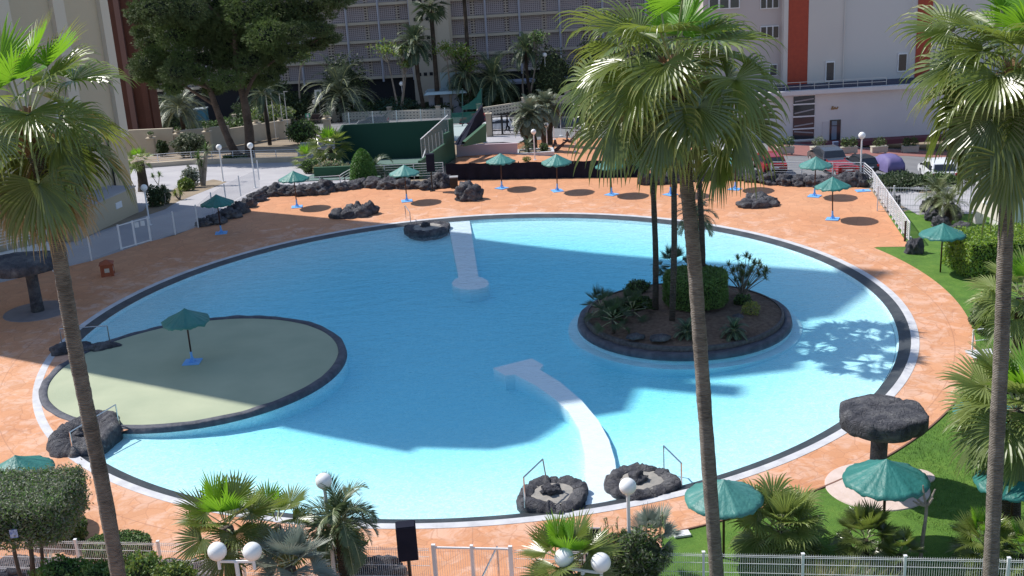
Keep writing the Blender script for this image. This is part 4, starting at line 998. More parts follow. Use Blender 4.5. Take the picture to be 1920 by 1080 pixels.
small_fan('small_fan_palm', 'small dark fan palm at the left rim of the island', gi(1128, 598), .45, 15, rg, bl=(.42, .55), mats=[dateM, bushD, bushD, petM, dateM, bushD])
small_fan('small_fan_palm', 'dark fan palm clump in the left half of the island bed', gi(1150, 622), .5, 14, rg, bl=(.4, .5), mats=DK)
small_fan('small_fan_palm', 'dark leafy fan palm left of the island trunks', gi(1186, 598), .35, 14, rg, bl=(.4, .5), mats=DK)
shrub('low_shrub', 'low leafy shrub at the rear left rim of the island', gi(1196, 548), .55, .35, .28, 900, .05, [bushG, bushD], 51)
small_fan('small_fan_palm', 'dark spiky palm behind the drum hedge on the island', gi(1264, 540), .9, 16, rg, bl=(.45, .55), mats=[dateM, bushD, bushD, petM, dateM, bushD])
def cycad(name, label, p, L, n, rg, h=.2, mat=None, sc=1):
    p = Vector(p); return feather_palm(name, label, p, p+Vector((0, 0, h)), .12*sc, .14*sc, n, rg, mat or dateM, (L*.85, L*1.1), L*.26, cat='cycad', elmax=75, elmin=-12, sag=.8, nl=24, w=.012, vee=.3, hang=.15, fwd=.5)
shrub('low_shrub', 'dark leafy shrub beside the small fan palm at the left of the island', gi(1158, 592), .60, .38, .34, 1900, .05, [bushD, bushG], 52)
shrub('low_shrub', 'dark leafy shrub just left of the island trunks', gi(1204, 582), .42, .34, .30, 1400, .05, [bushG, bushD], 53)
shrub('low_shrub', 'low dark shrub right of the drum hedge on the island', gi(1392, 574), .36, .30, .26, 900, .045, [bushD, bushG], 54)
cycad('cycad', 'dark cycad at the front of the island bed beside the middle trunk', gi(1288, 632), .62, 24, rg, .15)
cycad('cycad', 'dark cycad at the front right of the island bed', gi(1376, 630), .62, 24, rg, .15)
shrub('yellow_shrub', 'small yellow green shrub at the right of the island', gi(1408, 592), .34, .24, .30, 900, .035, [yelM, limeM], 61, core=False)
# frangipani-like candelabra shrub
p = gi(1392, 556); t = thing('candelabra_shrub', 'branching shrub with rosettes at the branch tips on the island', 'shrub', p); mb = MB(); ml = MB(); rg = random.Random(66)
rosM = foli('rosette_leaf', (.13, .18, .07), (.17, .22, .09))
for i in range(34):
    az = rg.uniform(0, 6.28); r = rg.uniform(.2, 1.05); top = Vector((r*math.cos(az)+.12, r*.6*math.sin(az), rg.uniform(.8, 1.75)-.3*r)); m1 = Vector((top.x*.35, top.y*.35, top.z*.45))
    mb.tube(curve([Vector((rg.uniform(-.08, .08), 0, 0)), m1, top], 3), [.022, .021, .02, .018, .016, .014, .012], 5); ml = MB(); swords(ml, top, 26, .27, .024, rg, -15); ml.build('rosette', [rosM], t)
mb.build('branches', woodM, t)
# little lit palm behind the trunks
p = gi(1304, 548); q = at(1304, 408, p.y)
feather_palm('pygmy_palm', 'short feathery palm rising over the drum hedge on the island', p, q, .05, .05, 24, rg, featherM, (1.1, 1.3), .36, elmin=-30, elmax=70, sag=1.2, nl=26, w=.014, vee=.2)

# ---- right hand side garden
rg = random.Random(71)
a = G(1850, 524); hedge('clipped_hedge', 'large bright green clipped hedge behind the right edge palm', (a.x+1.95, a.y+1.3, 0), 5.6, 2.5, 1.55, 26000, .055, [hedgeY, hedgeG, hedgeY], 72, rz=.05, jit=.07, rnd=.2)
shrub('flowering_bush', 'leathery bush with small orange flowers beside the ramp', G(1852, 622), .66, .55, .62, 2600, .07, [bushD, bushG, oliveM], 73, asp=.35)
mb = MB(); p0 = G(1838, 600)
for k in range(26): c = Vector((rg.gauss(0, .16), rg.gauss(-.3, .1), .75+rg.gauss(0, .14))); mb.ball(c, .025, 6)
tag(mb.build('orange_flowers', M('orange_petal', (.6, .25, .03), .6), loc=p0), 'cluster of small orange flowers on the leathery bush by the ramp', 'flowers')
def fp(label, u, v, Y, h, n, bl, pet, seed, droop=(1.2, 2.6), mats=PALM, elmin=-45, r=.16, name='garden_fan_palm', nseg=30, **kw):
    q = at(u, v, Y); rg = random.Random(seed); b = Vector((q.x, q.y, tz(q.x, q.y))); h = q.z-b.z
    return small_fan(name, label, b, max(h, .15), n, rg, bl=bl, pet=pet, mats=mats, nseg=nseg, droop=droop, elmin=elmin, r=r, spread=118, steps=6, sag=.6, fused=.6, **kw)
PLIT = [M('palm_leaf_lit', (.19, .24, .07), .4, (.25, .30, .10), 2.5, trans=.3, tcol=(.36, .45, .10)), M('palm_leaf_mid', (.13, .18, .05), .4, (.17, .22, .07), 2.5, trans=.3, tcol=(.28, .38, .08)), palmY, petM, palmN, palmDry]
fp('large drooping fan palm behind the right edge trunk, beside the mushroom shelter lawn', 1908, 770, 25.0, 0, 34, (1.0, 1.2), (.7, 1.0), 81, mats=PLIT, r=.20)
fp('fan palm with pale leaves behind the hedge end at the right edge', 1915, 560, 33.0, 0, 26, (.85, 1.0), (.7, .95), 82, mats=PLIT, droop=(.8, 2.0))
shrub('round_shrub', 'rounded green shrub at the right edge below the ramp', G(1930, 735), .9, .8, .7, 4200, .06, [bushG, bushD, hedgeG], 83)
fp('low fan palm with arching pale leaves behind the mesh fence near the middle trunk', 1462, 1000, 24.4, 0, 40, (.66, .84), (.4, .85), 84, mats=[PLIT[0], PLIT[1], palmY, petM, PLIT[0], palmDry], droop=(2.0, 4.0), r=.15, elmin=-28, elmax=85)
fp('small dark green fan palm left of the pruned tree', 1622, 1012, 23.8, 0, 28, (.42, .52), (.35, .5), 85, mats=[palmD, palmD, palmD, petM, palmL, palmDry], droop=(.3, .9), r=.08, elmin=-15)
fp('very low fan palm in the shade of the lawn fence', 1686, 1040, 23.4, 0, 13, (.35, .42), (.2, .3), 86, mats=[palmD, palmD, palmD, petM, palmL, palmDry], droop=(.3, .9), r=.06, elmin=-10)
fp('small fan palm beside the right edge trunk, behind the fence', 1846, 1022, 23.3, 0, 28, (.42, .55), (.35, .5), 87, mats=[palmL, palmD, limeM, petM, palmN, palmDry], droop=(.3, 1.0), r=.08, elmin=-15)
fp('low fan palm at the bottom right corner', 1918, 1040, 22.9, 0, 16, (.42, .52), (.3, .45), 88, mats=PLIT, droop=(.4, 1.0), r=.08, elmin=-15)
# cycads by the terrace
cycad('cycad', 'left cycad on a stout trunk among the dark rocks by the terrace', G(1757, 402), 1.35, 26, rg, .95, M('cycad_leaf', (.08, .11, .035), .5, (.14, .16, .06), 2), 1.5)
cycad('cycad', 'right cycad on a stout trunk among the dark rocks by the terrace', G(1776, 420), 1.1, 24, rg, .95, M('cycad_leaf', (.08, .11, .035)), 1.5)
# pruned bare tree
p = basefor(1736, 940, 1.55); t = thing('pruned_tree', 'bare pruned young tree with short cut branches behind the fence', 'tree', p); mb = MB()
P = curve([(-.04, 0, 0), (-.02, 0, .6), (.02, 0, 1.1), (0.02, 0, 1.5)], 4); mb.tube(P, [.05-.0012*i for i in range(len(P))], 9, jit=.12, rng=rg); mb.build('trunk', woodM, t)
mb = MB()
for (x, y, z) in ((-.26, .05, .22), (-.05, .1, .42), (.2, 0, .35), (.12, -.1, .18), (-.3, 0, .08)): mb.tube([(0.02, 0, 1.42), (x*.6, y*.6, 1.45+z*.5), (x, y, 1.5+z)], [.035, .028, .018], 7)
mb.build('cut_branches', woodM, t)
# ornamental grass
for (u, lab, sd, mm) in ((1560, 'reddish tufted grass behind the fence near the low fan palm', 91, [strawM, limeM, strawM]), (1612, 'yellow green tufted grass below the small dark fan palm', 92, [limeM, strawM, bushG])):
    b = basefor(u, 1072, .5); t = thing('tufted_grass', lab, 'ornamental grass', b); mb = MB(); rg = random.Random(sd)
    for i in range(7): swords(mb, (rg.uniform(-.5, .5), rg.uniform(-.25, .25), 0), 46, .8, .010, rg, 35, rg.randrange(3), .35)
    mb.build('blades', mm, t)

# ---- bottom edge planting
rg = random.Random(101)
# clipped olive
p = at(52, 940, 22.6); b = Vector((p.x, p.y, 0)); t = thing('clipped_olive', 'grey green olive tree clipped into a rounded box at the bottom left', 'tree', b)
mb = MB(); leafcloud(mb, box_s(-.25, .1, p.z-.22, 2.35, 1.9, 1.0, .07, .5), 34000, .040, rg, 3, .3, .35); mb.build('crown', [oliveM, hedgeG, oliveM], t)
mb = MB(); mb.box((-.25, .1, p.z-.22), (2.0, 1.6, .72)); mb.build('inner_twigs', coreM, t)
mb = MB(); zt = p.z-.5
mb.tube(curve([(-.55, -.05, 0), (-.42, 0, zt*.35), (-.2, 0, zt*.6), (-.1, 0, zt)], 4), [.09-.004*i for i in range(13)], 9, jit=.1, rng=rg)
mb.tube(curve([(-.3, 0, zt*.5), (.0, .05, zt*.62), (.12, .05, zt)], 4), .04, 8); mb.tube(curve([(-.44, 0, zt*.3), (-.55, .05, zt*.7), (-.45, .05, zt)], 4), .045, 8); mb.build('trunk', darkWood, t)
pb = at(38, 985, 22.0); mb = MB(); mb.box((0, 0, 0), (.16, .02, .19), .1); mb.build
o = mb.build('blue_notice', M('notice_blue', (.03, .10, .40), .5, (.5, .55, .65), 14), loc=pb+Vector((0, -.35, 0))); tag(o, 'small blue and white notice hanging in the clipped olive tree', 'notice')
shrub('round_bush', 'dark green bush right of the clipped olive tree', basefor(130, 985, .55), .42, .40, .48, 3200, .045, [bushG, bushD, hedgeG], 103)
p = basefor(218, 1014, .75); t = thing('round_hedge', 'flat topped round green hedge behind the leaning trunk', 'hedge', p+Vector((0, -.0, 0)))
def drum2(rg):
    a = rg.uniform(0, 6.28); RX = .82
    if rg.random() < .6: z = rg.uniform(0, .72); k = RX+rg.gauss(0, .02); n = Vector((math.cos(a), math.sin(a), .2))
    else: k = RX*math.sqrt(rg.random()); z = .72+rg.gauss(0, .02); n = Vector((0, 0, 1))
    return Vector((k*math.cos(a), k*.7*math.sin(a), z)), n
mb = MB(); leafcloud(mb, drum2, 9000, .032, rg, 2, .5); mb.build('foliage', [hedgeG, hedgeD], t); mb = MB(); mb.lathe([(.76, 0), (.76, .66), (.01, .67)], (0, 0, 0), 30); mb.v = [(x, y*.7, z) for x, y, z in mb.v]; mb.build('inner_twigs', coreM, t)
t = thing('spiky_grass', 'pale spiky grass tuft behind the fence below the dark bush', 'ornamental grass', basefor(88, 1045, .3)); mb = MB(); swords(mb, (0, 0, .05), 60, .5, .012, rg, 10, 0, .3); mb.build('blades', [silverM], t)
for i, (u, v, rx, rz, lab, mm) in enumerate([(120, 1072, .6, .32, 'bright green low shrub in front of the fence at the bottom left', [cypM, bushG]), (258, 1068, .62, .4, 'leafy green shrub in front of the fence right of the leaning trunk', [bushG, limeM, hedgeG]), (180, 1080, .5, .28, 'green shrub at the foot of the leaning trunk', [hedgeG, bushG]), (325, 1078, .45, .3, 'light green shrub left of the double lamp', [bushG, limeM])]):
    p = at(u, v, 22.2-.15*i); q = Vector((p.x, p.y, 0)); shrub('low_shrub', lab, q, rx, .42, rz, 2600, .05, mm, 110+i, z=p.z-.05, lump=.6, shell=.5)
YNG = [palmL, palmD, palmL, petM, palmN, palmDry]
fp('bright young fan palm beside the double globe lamp', 424, 990, 22.8, 0, 17, (.72, .86), (.50, .68), 121, mats=YNG, droop=(.15, .8), r=.17, elmin=-18, elmax=86, young=3)
fp('young fan palm between the bright one and the feathery palm', 520, 985, 23.8, 0, 15, (.60, .72), (.40, .55), 122, mats=YNG, droop=(.15, 1.0), r=.09, elmin=-55, young=2)
fp('silvery fan palm at the bottom edge below the feathery palm', 545, 1065, 22.0, 0, 18, (.60, .72), (.35, .5), 123, mats=[silverM, silverM, silverM, petM, silverM, palmDry], droop=(.2, .9), r=.12, elmin=-10)
fp('young fan palm at the bottom centre hiding a double lamp', 1062, 1058, 20.6, 0, 17, (.62, .74), (.42, .55), 124, mats=YNG, droop=(.15, .8), r=.13, elmin=-20)
fp('silvery fan palm behind the grey green shrub', 1225, 1010, 23.6, 0, 13, (.42, .5), (.3, .4), 125, mats=[silverM, silverM, silverM, petM, silverM, palmDry], droop=(.1, .5), r=.07, elmin=0)
q = at(637, 985, 24.0); b = Vector((q.x, q.y, 0)); feather_palm('feather_palm', 'feathery arching palm beside the globe lamp at the near poolside', b, q, .12, .10, 26, random.Random(131), featherM, (1.15, 1.4), .42, elmin=-12, elmax=84, sag=1.55, nl=40, w=.012, vee=.55, hang=.25, fwd=.9)
shrub('leafy_bush', 'leafy green bush at the foot of the feathery palm', basefor(640, 1035, .4), .62, .5, .62, 3600, .05, [bushG, limeM, bushD], 132, lump=.5, shell=.5)
p = at(1185, 1040, 22.9); b = Vector((p.x, p.y, 0)); t = shrub('oleander', 'large grey green shrub with upright shoots at the bottom centre right', b, .80, .6, .72, 8500, .06, [bushG, oliveM, bushD], 133, z=p.z-.15, lump=.5, shell=.5, asp=.28)
mb = MB(); ms = MB()
for i in range(11):
    x = rg.uniform(-.65, .75); h0 = p.z+.25; h1 = h0+rg.uniform(.35, .75); y = rg.uniform(-.2, .3); ms.tube([(x*.8, y, h0-.5), (x, y, h1)], .008, 5)
    for k in range(46): a = rg.uniform(0, 6.28); z = rg.uniform(h0-.1, h1); d = Vector((math.cos(a)*.06, math.sin(a)*.06, .05)); s = Vector((-math.sin(a), math.cos(a), 0))*.010; c = Vector((x, y, z)); mb.add([c, c+d*.5+s, c+d, c+d*.5-s], [(0, 1, 2, 3)])
mb.build('upright_shoots', [bushG], t); ms.build('shoot_stems', darkWood, t)
shrub('oleander', 'smaller grey green shrub left of the black framed board', basefor(1082, 1018, .5), .42, .35, .42, 2200, .05, [bushG, oliveM], 135, lump=.5, asp=.3)
# grass blades on the near lawn
mb = MB(); rg = random.Random(140)
for i in range(34000):
    a = rg.uniform(R(-58), R(-5)); r = rg.uniform(19.0, 25.5); x = arc_c.x+r*math.cos(a); y = arc_c.y+r*math.sin(a)
    if y < 22.4 or x > 17 or (x-9.45)**2+(y-27.45)**2 < 1.95: continue
    h = rg.uniform(.035, .075); an = rg.uniform(0, 6.28); w = .007; lx, ly = rg.uniform(-.03, .03), rg.uniform(-.03, .03)
    mb.add([(x-w*math.cos(an), y-w*math.sin(an), -.012), (x+w*math.cos(an), y+w*math.sin(an), -.012), (x+lx, y+ly, h)], [(0, 1, 2)], rg.randrange(3))
struct('grass', mb, [foli('grass_a', (.08, .18, .02), (.10, .22, .03), .3), foli('grass_b', (.05, .13, .015), (.07, .16, .02), .3), foli('grass_c', (.14, .22, .035), (.16, .24, .04), .3)], kind='stuff')
# ================================================================ BACKGROUND
# ---- the tall beige tower at the left: its roof line throws the big stepped shadow on the pool
A_ = G(142, 427); B_ = G(253, 380); A_.z = B_.z = 0; fd = (B_-A_).normalized()
Sd = Vector((SAZ.x, SAZ.y, 0)).normalized(); cot = 1/math.tan(SEL)
def onfacade(u, v, z):
    S = GZ(u, v, z); S = Vector((S.x, S.y, 0))
    # S - t*Sd = B_ + w*fd
    r = S-B_; den = fd.x*(-Sd.y)-fd.y*(-Sd.x)   # solve w*fd + t*Sd = r
    det = fd.x*Sd.y-fd.y*Sd.x; w = (r.x*Sd.y-r.y*Sd.x)/det; t_ = (fd.x*r.y-fd.y*r.x)/det
    return w, t_/cot+z
prof = []
for (u, v) in [(1655, 506), (1640, 560), (1575, 603), (1512, 606), (1505, 700), (1192, 712), (1172, 765), (1066, 780), (1000, 826), (925, 842), (780, 836)]:
    prof.append(onfacade(u, v, -.5 if v > 480 else -.3))
w_end, h_end = onfacade(60, 680, 0)
tw = thing('beige_tower', 'tall beige apartment tower at the left edge, base by the shaded pavement', 'building', B_)
pts2 = [(0, -6), (0, prof[0][1]+1)]+[(min(-.01, w), h) for w, h in prof[1:]]+[(w_end, prof[-1][1]), (w_end, -6)]
TD = -Sd*11
mb = MB(); n = len(pts2)
fr = [Vector((fd.x*w, fd.y*w, h)) for w, h in pts2]; bk = [p+TD for p in fr]
mb.add([tuple(p) for p in fr+bk], [tuple(range(n)), tuple(reversed(range(n, 2*n)))]+[(i, (i+1) % n, n+(i+1) % n, n+i) for i in range(n)])
mb.build('wall', beigeM, tw)
nrm = Vector((fd.y, -fd.x, 0)); fa_ = math.atan2(fd.y, fd.x)
for w in (-.3, -4.6, -9.2, -14): 
    mb = MB(); q = fd*w+nrm*.12; mb.box((q.x, q.y, 25), (1.0 if w < -1 else .8, .26, 42), fa_); mb.build('pilaster', M('pale_pilaster', (.60, .53, .43), .9), tw)
for w, z in ((-5.6, 3.2), (-5.6, 6.2), (-8.4, 3.2), (-8.4, 6.2)):
    mb = MB(); q = fd*w+nrm*.04; mb.box((q.x, q.y, z), (1.2, .1, 1.5), fa_); f = mb.build('window_frame', whiteM, tw); mb = MB(); q = fd*w+nrm*.08; mb.box((q.x, q.y, z), (1.0, .06, 1.3), fa_); g_ = mb.build('pane', glassD, f)
mb = MB(); q = fd*-1.9+nrm*.1; mb.beam((q.x, q.y, 0), (q.x, q.y, 5), .09); mb.build('drainpipe', darkM, tw)
an = thing('annex', 'low beige annex with a small white plaque below the tower', 'building', A_)
mb = MB(); q = fd*.4+nrm*.9; mb.box((q.x, q.y, .75), (6.2, 1.9, 1.5), fa_); mb.build('wall', beigeM, an)
mb = MB(); mb.box((q.x, q.y, 1.53), (6.3, 2.0, .08), fa_); mb.build('roof_slab', concM, an)
mb = MB(); q = fd*1.6+nrm*1.87; mb.box((q.x, q.y, .9), (.6, .04, .35), fa_); mb.build('plaque', whiteM, an)
# white wall and lattice rail at the far left
t = thing('terrace_wall', 'white wall with a lattice railing at the far left behind the dark mushroom shelter', 'wall', G(0, 500)); o0 = G(0, 500)
e = G(95, 478)-o0; s_ = G(-160, 540)-o0; mb = MB(); mb.beam(s_+Vector((0, 0, .35)), e+Vector((0, 0, .35)), .2, .7); mb.build('wall_base', white2M, t)
mb = MB()
for z in (1.0, 1.15, 1.3, 1.45, 1.6, 1.75): mb.beam(s_+Vector((0, .2, z)), e+Vector((-.3, .2, z)), .035)
for k in range(14): q = s_.lerp(e, k/13)+Vector((-.1, .2, 0)); mb.beam(q+Vector((0, 0, .7)), q+Vector((0, 0, 1.8)), .035)
mb.build('lattice_rail', whiteM, t)
# ---- brown tower
bp_ = at(238, 150, 112); bz = tz(-40, 112)
br = thing('brown_tower', 'dark red brown tower with vertical piers behind the beige tower and the pine', 'building', (bp_.x, 112, bz))
mb = MB(); mb.box((-1.3, 1.2, 20), (6.6, 2.4, 44)); mb.build('wall', brownM, br)
for x, mm in ((-3.2, brown2M), (.2, brown2M), (1.6, brownM)):
    mb = MB(); mb.box((x, -.15, 20), (.5, .5, 44)); mb.build('pier', mm, br)
for k in range(14): mb = MB(); mb.box((-2.1, -.06, 1.5+2.6*k), (2.6, .16, .12)); mb.build('ledge', brown2M, br)

# ---- centre apartment block with pierced screens
BY = 150.0
def XZ(u, v): p = at(u, v, BY); return p.x, p.z
bx0 = XZ(215, 120)[0]; bx1 = XZ(1430, 120)[0]; gz = tz(0, BY)
ab = thing('apartment_block', 'long shaded beige apartment block with pierced concrete screens behind the trees', 'building', (0, BY, gz))
scrM = screen_mat('pierced_screen', (.10, .085, .10), (.40, .34, .34), 1.0, .26, .24, .075); scrD = screen_mat('pierced_screen_open', (.035, .02, .025), (.44, .37, .31), 1.0, .42, .34, .10)
frameM = M('beige_frame', (.56, .48, .38), .9, (.50, .43, .34), .2)
zb = XZ(700, 147)[1]-gz; fh = (XZ(700, 47)[1]-XZ(700, 81.5)[1])
mb = MB(); mb.box(((bx0+bx1)/2, 6.2, 17), (bx1-bx0, 12, 38)); mb.build('core', M('core_wall', (.16, .145, .15), .9), ab)
mb = MB(); mb.box(((bx0+bx1)/2, .1, zb/2), (bx1-bx0, .4, zb)); mb.build('dark_ground_floor', darkM, ab)
def bay(x0, x1):
    w = x1-x0
    for k in range(7):
        z = zb+k*fh
        mb = MB(); mb.box(((x0+x1)/2, -.2, z+.13), (w, .7, .34)); mb.build('floor_slab', frameM, ab)
        mb = MB(); mb.box(((x0+x1)/2, .05, z+fh/2+.14), (w, .12, fh-.36)); mb.build('screen', scrM, ab)
        mb = MB(); mb.box((x0+w*.62, -.04, z+fh/2+.14), (w*.13, .1, fh-.36)); mb.build('open_screen', scrD, ab)
edges = [XZ(u, 90)[0] for u in (220, 300, 385, 475, 565, 655, 715, 773)]
for a, b in zip(edges[:-1], edges[1:]): bay(a, b)
edges2 = [XZ(u, 60)[0] for u in (848, 912, 975, 1050, 1130, 1210, 1300, 1400)]
for a, b in zip(edges2[:-1], edges2[1:]): bay(a, b)
for x in edges[1:]+edges2[1:]:
    mb = MB(); mb.tube([(x, -.62, zb-.4), (x, -.62, zb+8*fh)], .13, 8); mb.build('white_downpipe', M('pipe_grey', (.40, .40, .46), .6), ab)
sx0, sx1 = edges[-1], edges2[0]
mb = MB(); mb.box(((sx0+sx1)/2, -.3, 17), (sx1-sx0, 1.6, 38)); mb.build('stair_core', frameM, ab)
mb = MB(); mb.box((sx1-1.1, -1.2, 17), (1.6, .3, 38)); mb.build('fin', frameM, ab)
for k in range(7):
    for i in range(3): mb = MB(); mb.box((sx0+.75+i*.75, -1.12, zb+k*fh*1.0+.3), (.42, .06, .42)); mb.build('vent_hole', darkM, ab)
for x in (XZ(1000, 120)[0],): mb = MB(); mb.box((x, -2.2, 3.4), (11, 2.6, .3)); mb.build('entrance_canopy', M('canopy', (.35, .36, .42), .6), ab)
# ---- white wing with the red stripe
WY = G(1560, 271).y
def X2(u, v): p = at(u, v, WY); return p.x, p.z
wz = G(1560, 271).z; x0, x1 = X2(1330, 200)[0], X2(1990, 200)[0]
ww = thing('white_wing', 'pale building with red stripe and stair window at the back right', 'building', (0, WY, wz))
zt_ = X2(1560, 172)[1]-wz; zc_ = X2(1560, 160)[1]-wz
mb = MB(); mb.box(((x0+x1)/2, 5, zt_/2), (x1-x0, 10, zt_)); mb.build('podium_wall', white2M, ww)
mb = MB(); mb.box(((x0+x1)/2, 4.4, zt_+.2), (x1-x0, 10.6, .4)); mb.build('roof_slab', white2M, ww)
mb = MB(); mb.box(((x0+x1)/2, 1.0, zt_+.42), (x1-x0, 2.6, .30)); mb.build('navy_band', navyM, ww)
def wcol(u0, u1, dy, mat, nm, top=24):
    a, b = X2(u0, 80)[0], X2(u1, 80)[0]; mb = MB(); z0 = zt_+.4; mb.box(((a+b)/2, 2.4+dy+4, (z0+top)/2), (b-a, 8, top-z0)); return mb.build(nm, mat, ww)
wcol(1330, 1480, .9, M('rose_render', (.52, .46, .44), .9), 'upper_wall'); wcol(1480, 1488, -.2, paleM, 'corner_pier'); wcol(1488, 1527, -.1, redM, 'red_stripe'); wcol(1527, 1593, -.15, paleM, 'upper_wall'); wcol(1593, 1735, .1, M('cool_render', (.60, .575, .56), .9), 'upper_wall'); wcol(1735, 1763, .0, redM, 'red_stripe'); wcol(1763, 1990, .3, paleM, 'upper_wall')
def win(u0, u1, v0, v1, y, panes=1, sill=True, nm='window'):
    a, zt2 = X2(u0, v0); b, zb2 = X2(u1, v1); zt2 -= wz; zb2 -= wz
    mb = MB(); mb.box(((a+b)/2, y, (zt2+zb2)/2), (b-a, .12, zt2-zb2)); f = mb.build(nm, whiteM, ww); k = (b-a)/panes
    for i in range(panes): mb = MB(); mb.box((a+k*(i+.5), y-.05, (zt2+zb2)/2), (k*.80, .08, (zt2-zb2)*.86)); mb.build('pane', glassD, f)
win(1340, 1400, 55, 78, 3.22, 3); win(1340, 1400, -4, 20, 3.22, 3); win(1440, 1475, 55, 78, 3.22, 3); win(1440, 1475, -4, 20, 3.22, 3); win(1457, 1472, 128, 150, 3.22, 1); win(1560, 1576, 120, 158, 2.18); win(1774, 1812, 40, 66, 2.64, 2); win(1780, 1806, 100, 117, 2.64, 2); win(1700, 1716, 105, 140, 2.44)
a, za = X2(1488, 178); b, zb3 = X2(1525.5, 262); za -= wz; zb3 -= wz
mb = MB(); mb.box(((a+b)/2, -.02, (za+zb3)/2), (b-a, .1, za-zb3)); f = mb.build('stair_window', glassD, ww)
for v in (178, 195, 218, 241, 262): z = X2(1506, v)[1]-wz; mb = MB(); mb.box(((a+b)/2, -.08, z), (b-a+.1, .12, .13)); mb.build('white_bar', whiteM, f)
for v0, v1 in ((186, 190), (206, 212), (232, 236), (250, 246)): mb = MB(); mb.beam((a+.1, -.09, X2(1500, v1)[1]-wz), (b-.1, -.09, X2(1500, v0)[1]-wz), .05, .12); mb.build('stair_flight', M('stair_grey', (.35, .34, .36), .8), f)
a, za = X2(1556, 225); b, zb3 = X2(1575, 264); za -= wz; zb3 -= wz
mb = MB(); mb.box(((a+b)/2, -.03, (za+zb3)/2), (b-a, .1, za-zb3)); f = mb.build('door', glassD, ww)
mb = MB(); mb.box((a+.42, -.10, zb3+(za-zb3)*.40), (.50, .06, (za-zb3)*.62)); mb.build('door_glass', glassB, f); mb = MB(); mb.box((a+.42, -.10, zb3+(za-zb3)*.85), (.50, .06, (za-zb3)*.2)); mb.build('door_glass', glassB, f)
a, za = X2(1541, 228); mb = MB(); mb.box((a+.4, -.02, za-wz-.9), (.7, .05, 1.8)); mb.build('side_door', M('pale_door', (.60, .58, .58), .8), ww)
a, za = X2(1561, 201); mb = MB(); za -= wz
for i, (dx, dz, w, h) in enumerate([(0, .12, .16, .16), (.0, -.05, .3, .14), (.22, .02, .14, .22), (.38, -.04, .2, .12), (.5, .06, .1, .14)]): mb.box((a+dx, -.05, za+dz-.1), (w, .06, h))
mb.build('wall_emblem', M('emblem_brown', (.32, .18, .07), .6), ww)
mb = MB(); 
for v in (150, 156): pass
L0, L1 = X2(1445, 155)[0], X2(1660, 155)[0]
for z in (zt_+.75, zt_+1.15): mb.beam((L0, -.3, z), (L1, -.3, z), .04)
for k in range(9): x = L0+(L1-L0)*k/8; mb.beam((x, -.3, zt_+.4), (x, -.3, zt_+1.15), .04)
mb.build('terrace_rail', galvM, ww)
mb = MB(); mb.box(((x0+x1)/2, -.7, .22), (x1-x0, 1.4, .44)); mb.build('wine_red_step', M('wine_step', (.17, .05, .06), .85), ww)
for u in (1594, 1722):
    a = X2(u, 100)[0]; mb = MB(); mb.tube([(a, 2.12, zt_+.5), (a, 2.12, 23)], .05, 6); mb.build('downpipe', paleM, ww)
# planters
plant0 = None
PLN = [(1472, 289, 'second'), (1535, 288, ''), (1591, 288, ''), (1648, 287, ''), (1706, 286, '')]
LABP = ['concrete planter with a double headed shrub left of the stair window', 'concrete planter with a loose shrub in front of the stair window', 'concrete planter with a dense dark shrub right of the glass door', 'concrete planter with a dark shrub behind the corner lamp', 'concrete planter with a shrub above the purple covered car']
for i, (u, v, _) in enumerate(PLN):
    p = G(u, v); rg = random.Random(200+i); t = thing('shrub_planter', LABP[i], 'planter', p, 0, 'planters along the pale building')
    mb = MB(); mb.box((0, 0, .34), (1.45, .6, .5)); mb.box((0, 0, .62), (1.52, .66, .07)); mb.box((-.55, 0, .05), (.14, .5, .1)); mb.box((.55, 0, .05), (.14, .5, .1)); mb.build('trough', plasterM, t)
    mb = MB()
    for (cx, r) in (((-.35, .42), (.36, .45)) if i % 2 == 0 else ((0, .62),)): leafcloud(mb, ell_s(cx, 0, 1.05, r, .4, .48, .6, .4, i), 420, .07, rg, 2)
    mb.build('shrub', [bushD, bushG] if i != 1 else [oliveM, bushG], t)
pq = G(1566, 286); mb = MB(); mb.box((0, 0, .45), (.45, .3, .9)); mb.box((0, -.02, .95), (.5, .34, .1)); tag(mb.build('blue_bin', M('bin_blue', (.08, .13, .24), .6), loc=pq), 'small blue grey litter bin between two planters', 'bin')
# pale villa at the right edge
v0 = G(1878, 452); t = thing('pale_villa', 'pale white walls behind the right edge palm, beside the terrace', 'building', v0)
mb = MB(); mb.box((9.4, 1.2, 2.9), (18, 2.2, 6.8)); mb.build('wall', white2M, t)
mb = MB(); mb.box((.3, 3.2, 1.6), (.5, .3, 6.5)); mb.build('pillar', white2M, t)
mb = MB(); mb.add([(-1.1, .9, 1.35), (.1, -.2, .75), (.1, 1.6, 1.9), (-1.1, .92, 1.33), (.1, -.18, .73), (.1, 1.62, 1.88)], [(0, 1, 2), (5, 4, 3), (0, 3, 4, 1)]); mb.build('shade_sail', M('sail_cream', (.68, .62, .5), .8), t)
mb = MB(); mb.beam((.38, -.06, 3.4), (4.5, -.06, -.3), .09); mb.build('stair_rail', galvM, t)
for k in range(3): mb = MB(); mb.box((2.2+k*2.4, -.04, 4.4), (1.1, .1, 1.3)); mb.build('window', glassD, t)

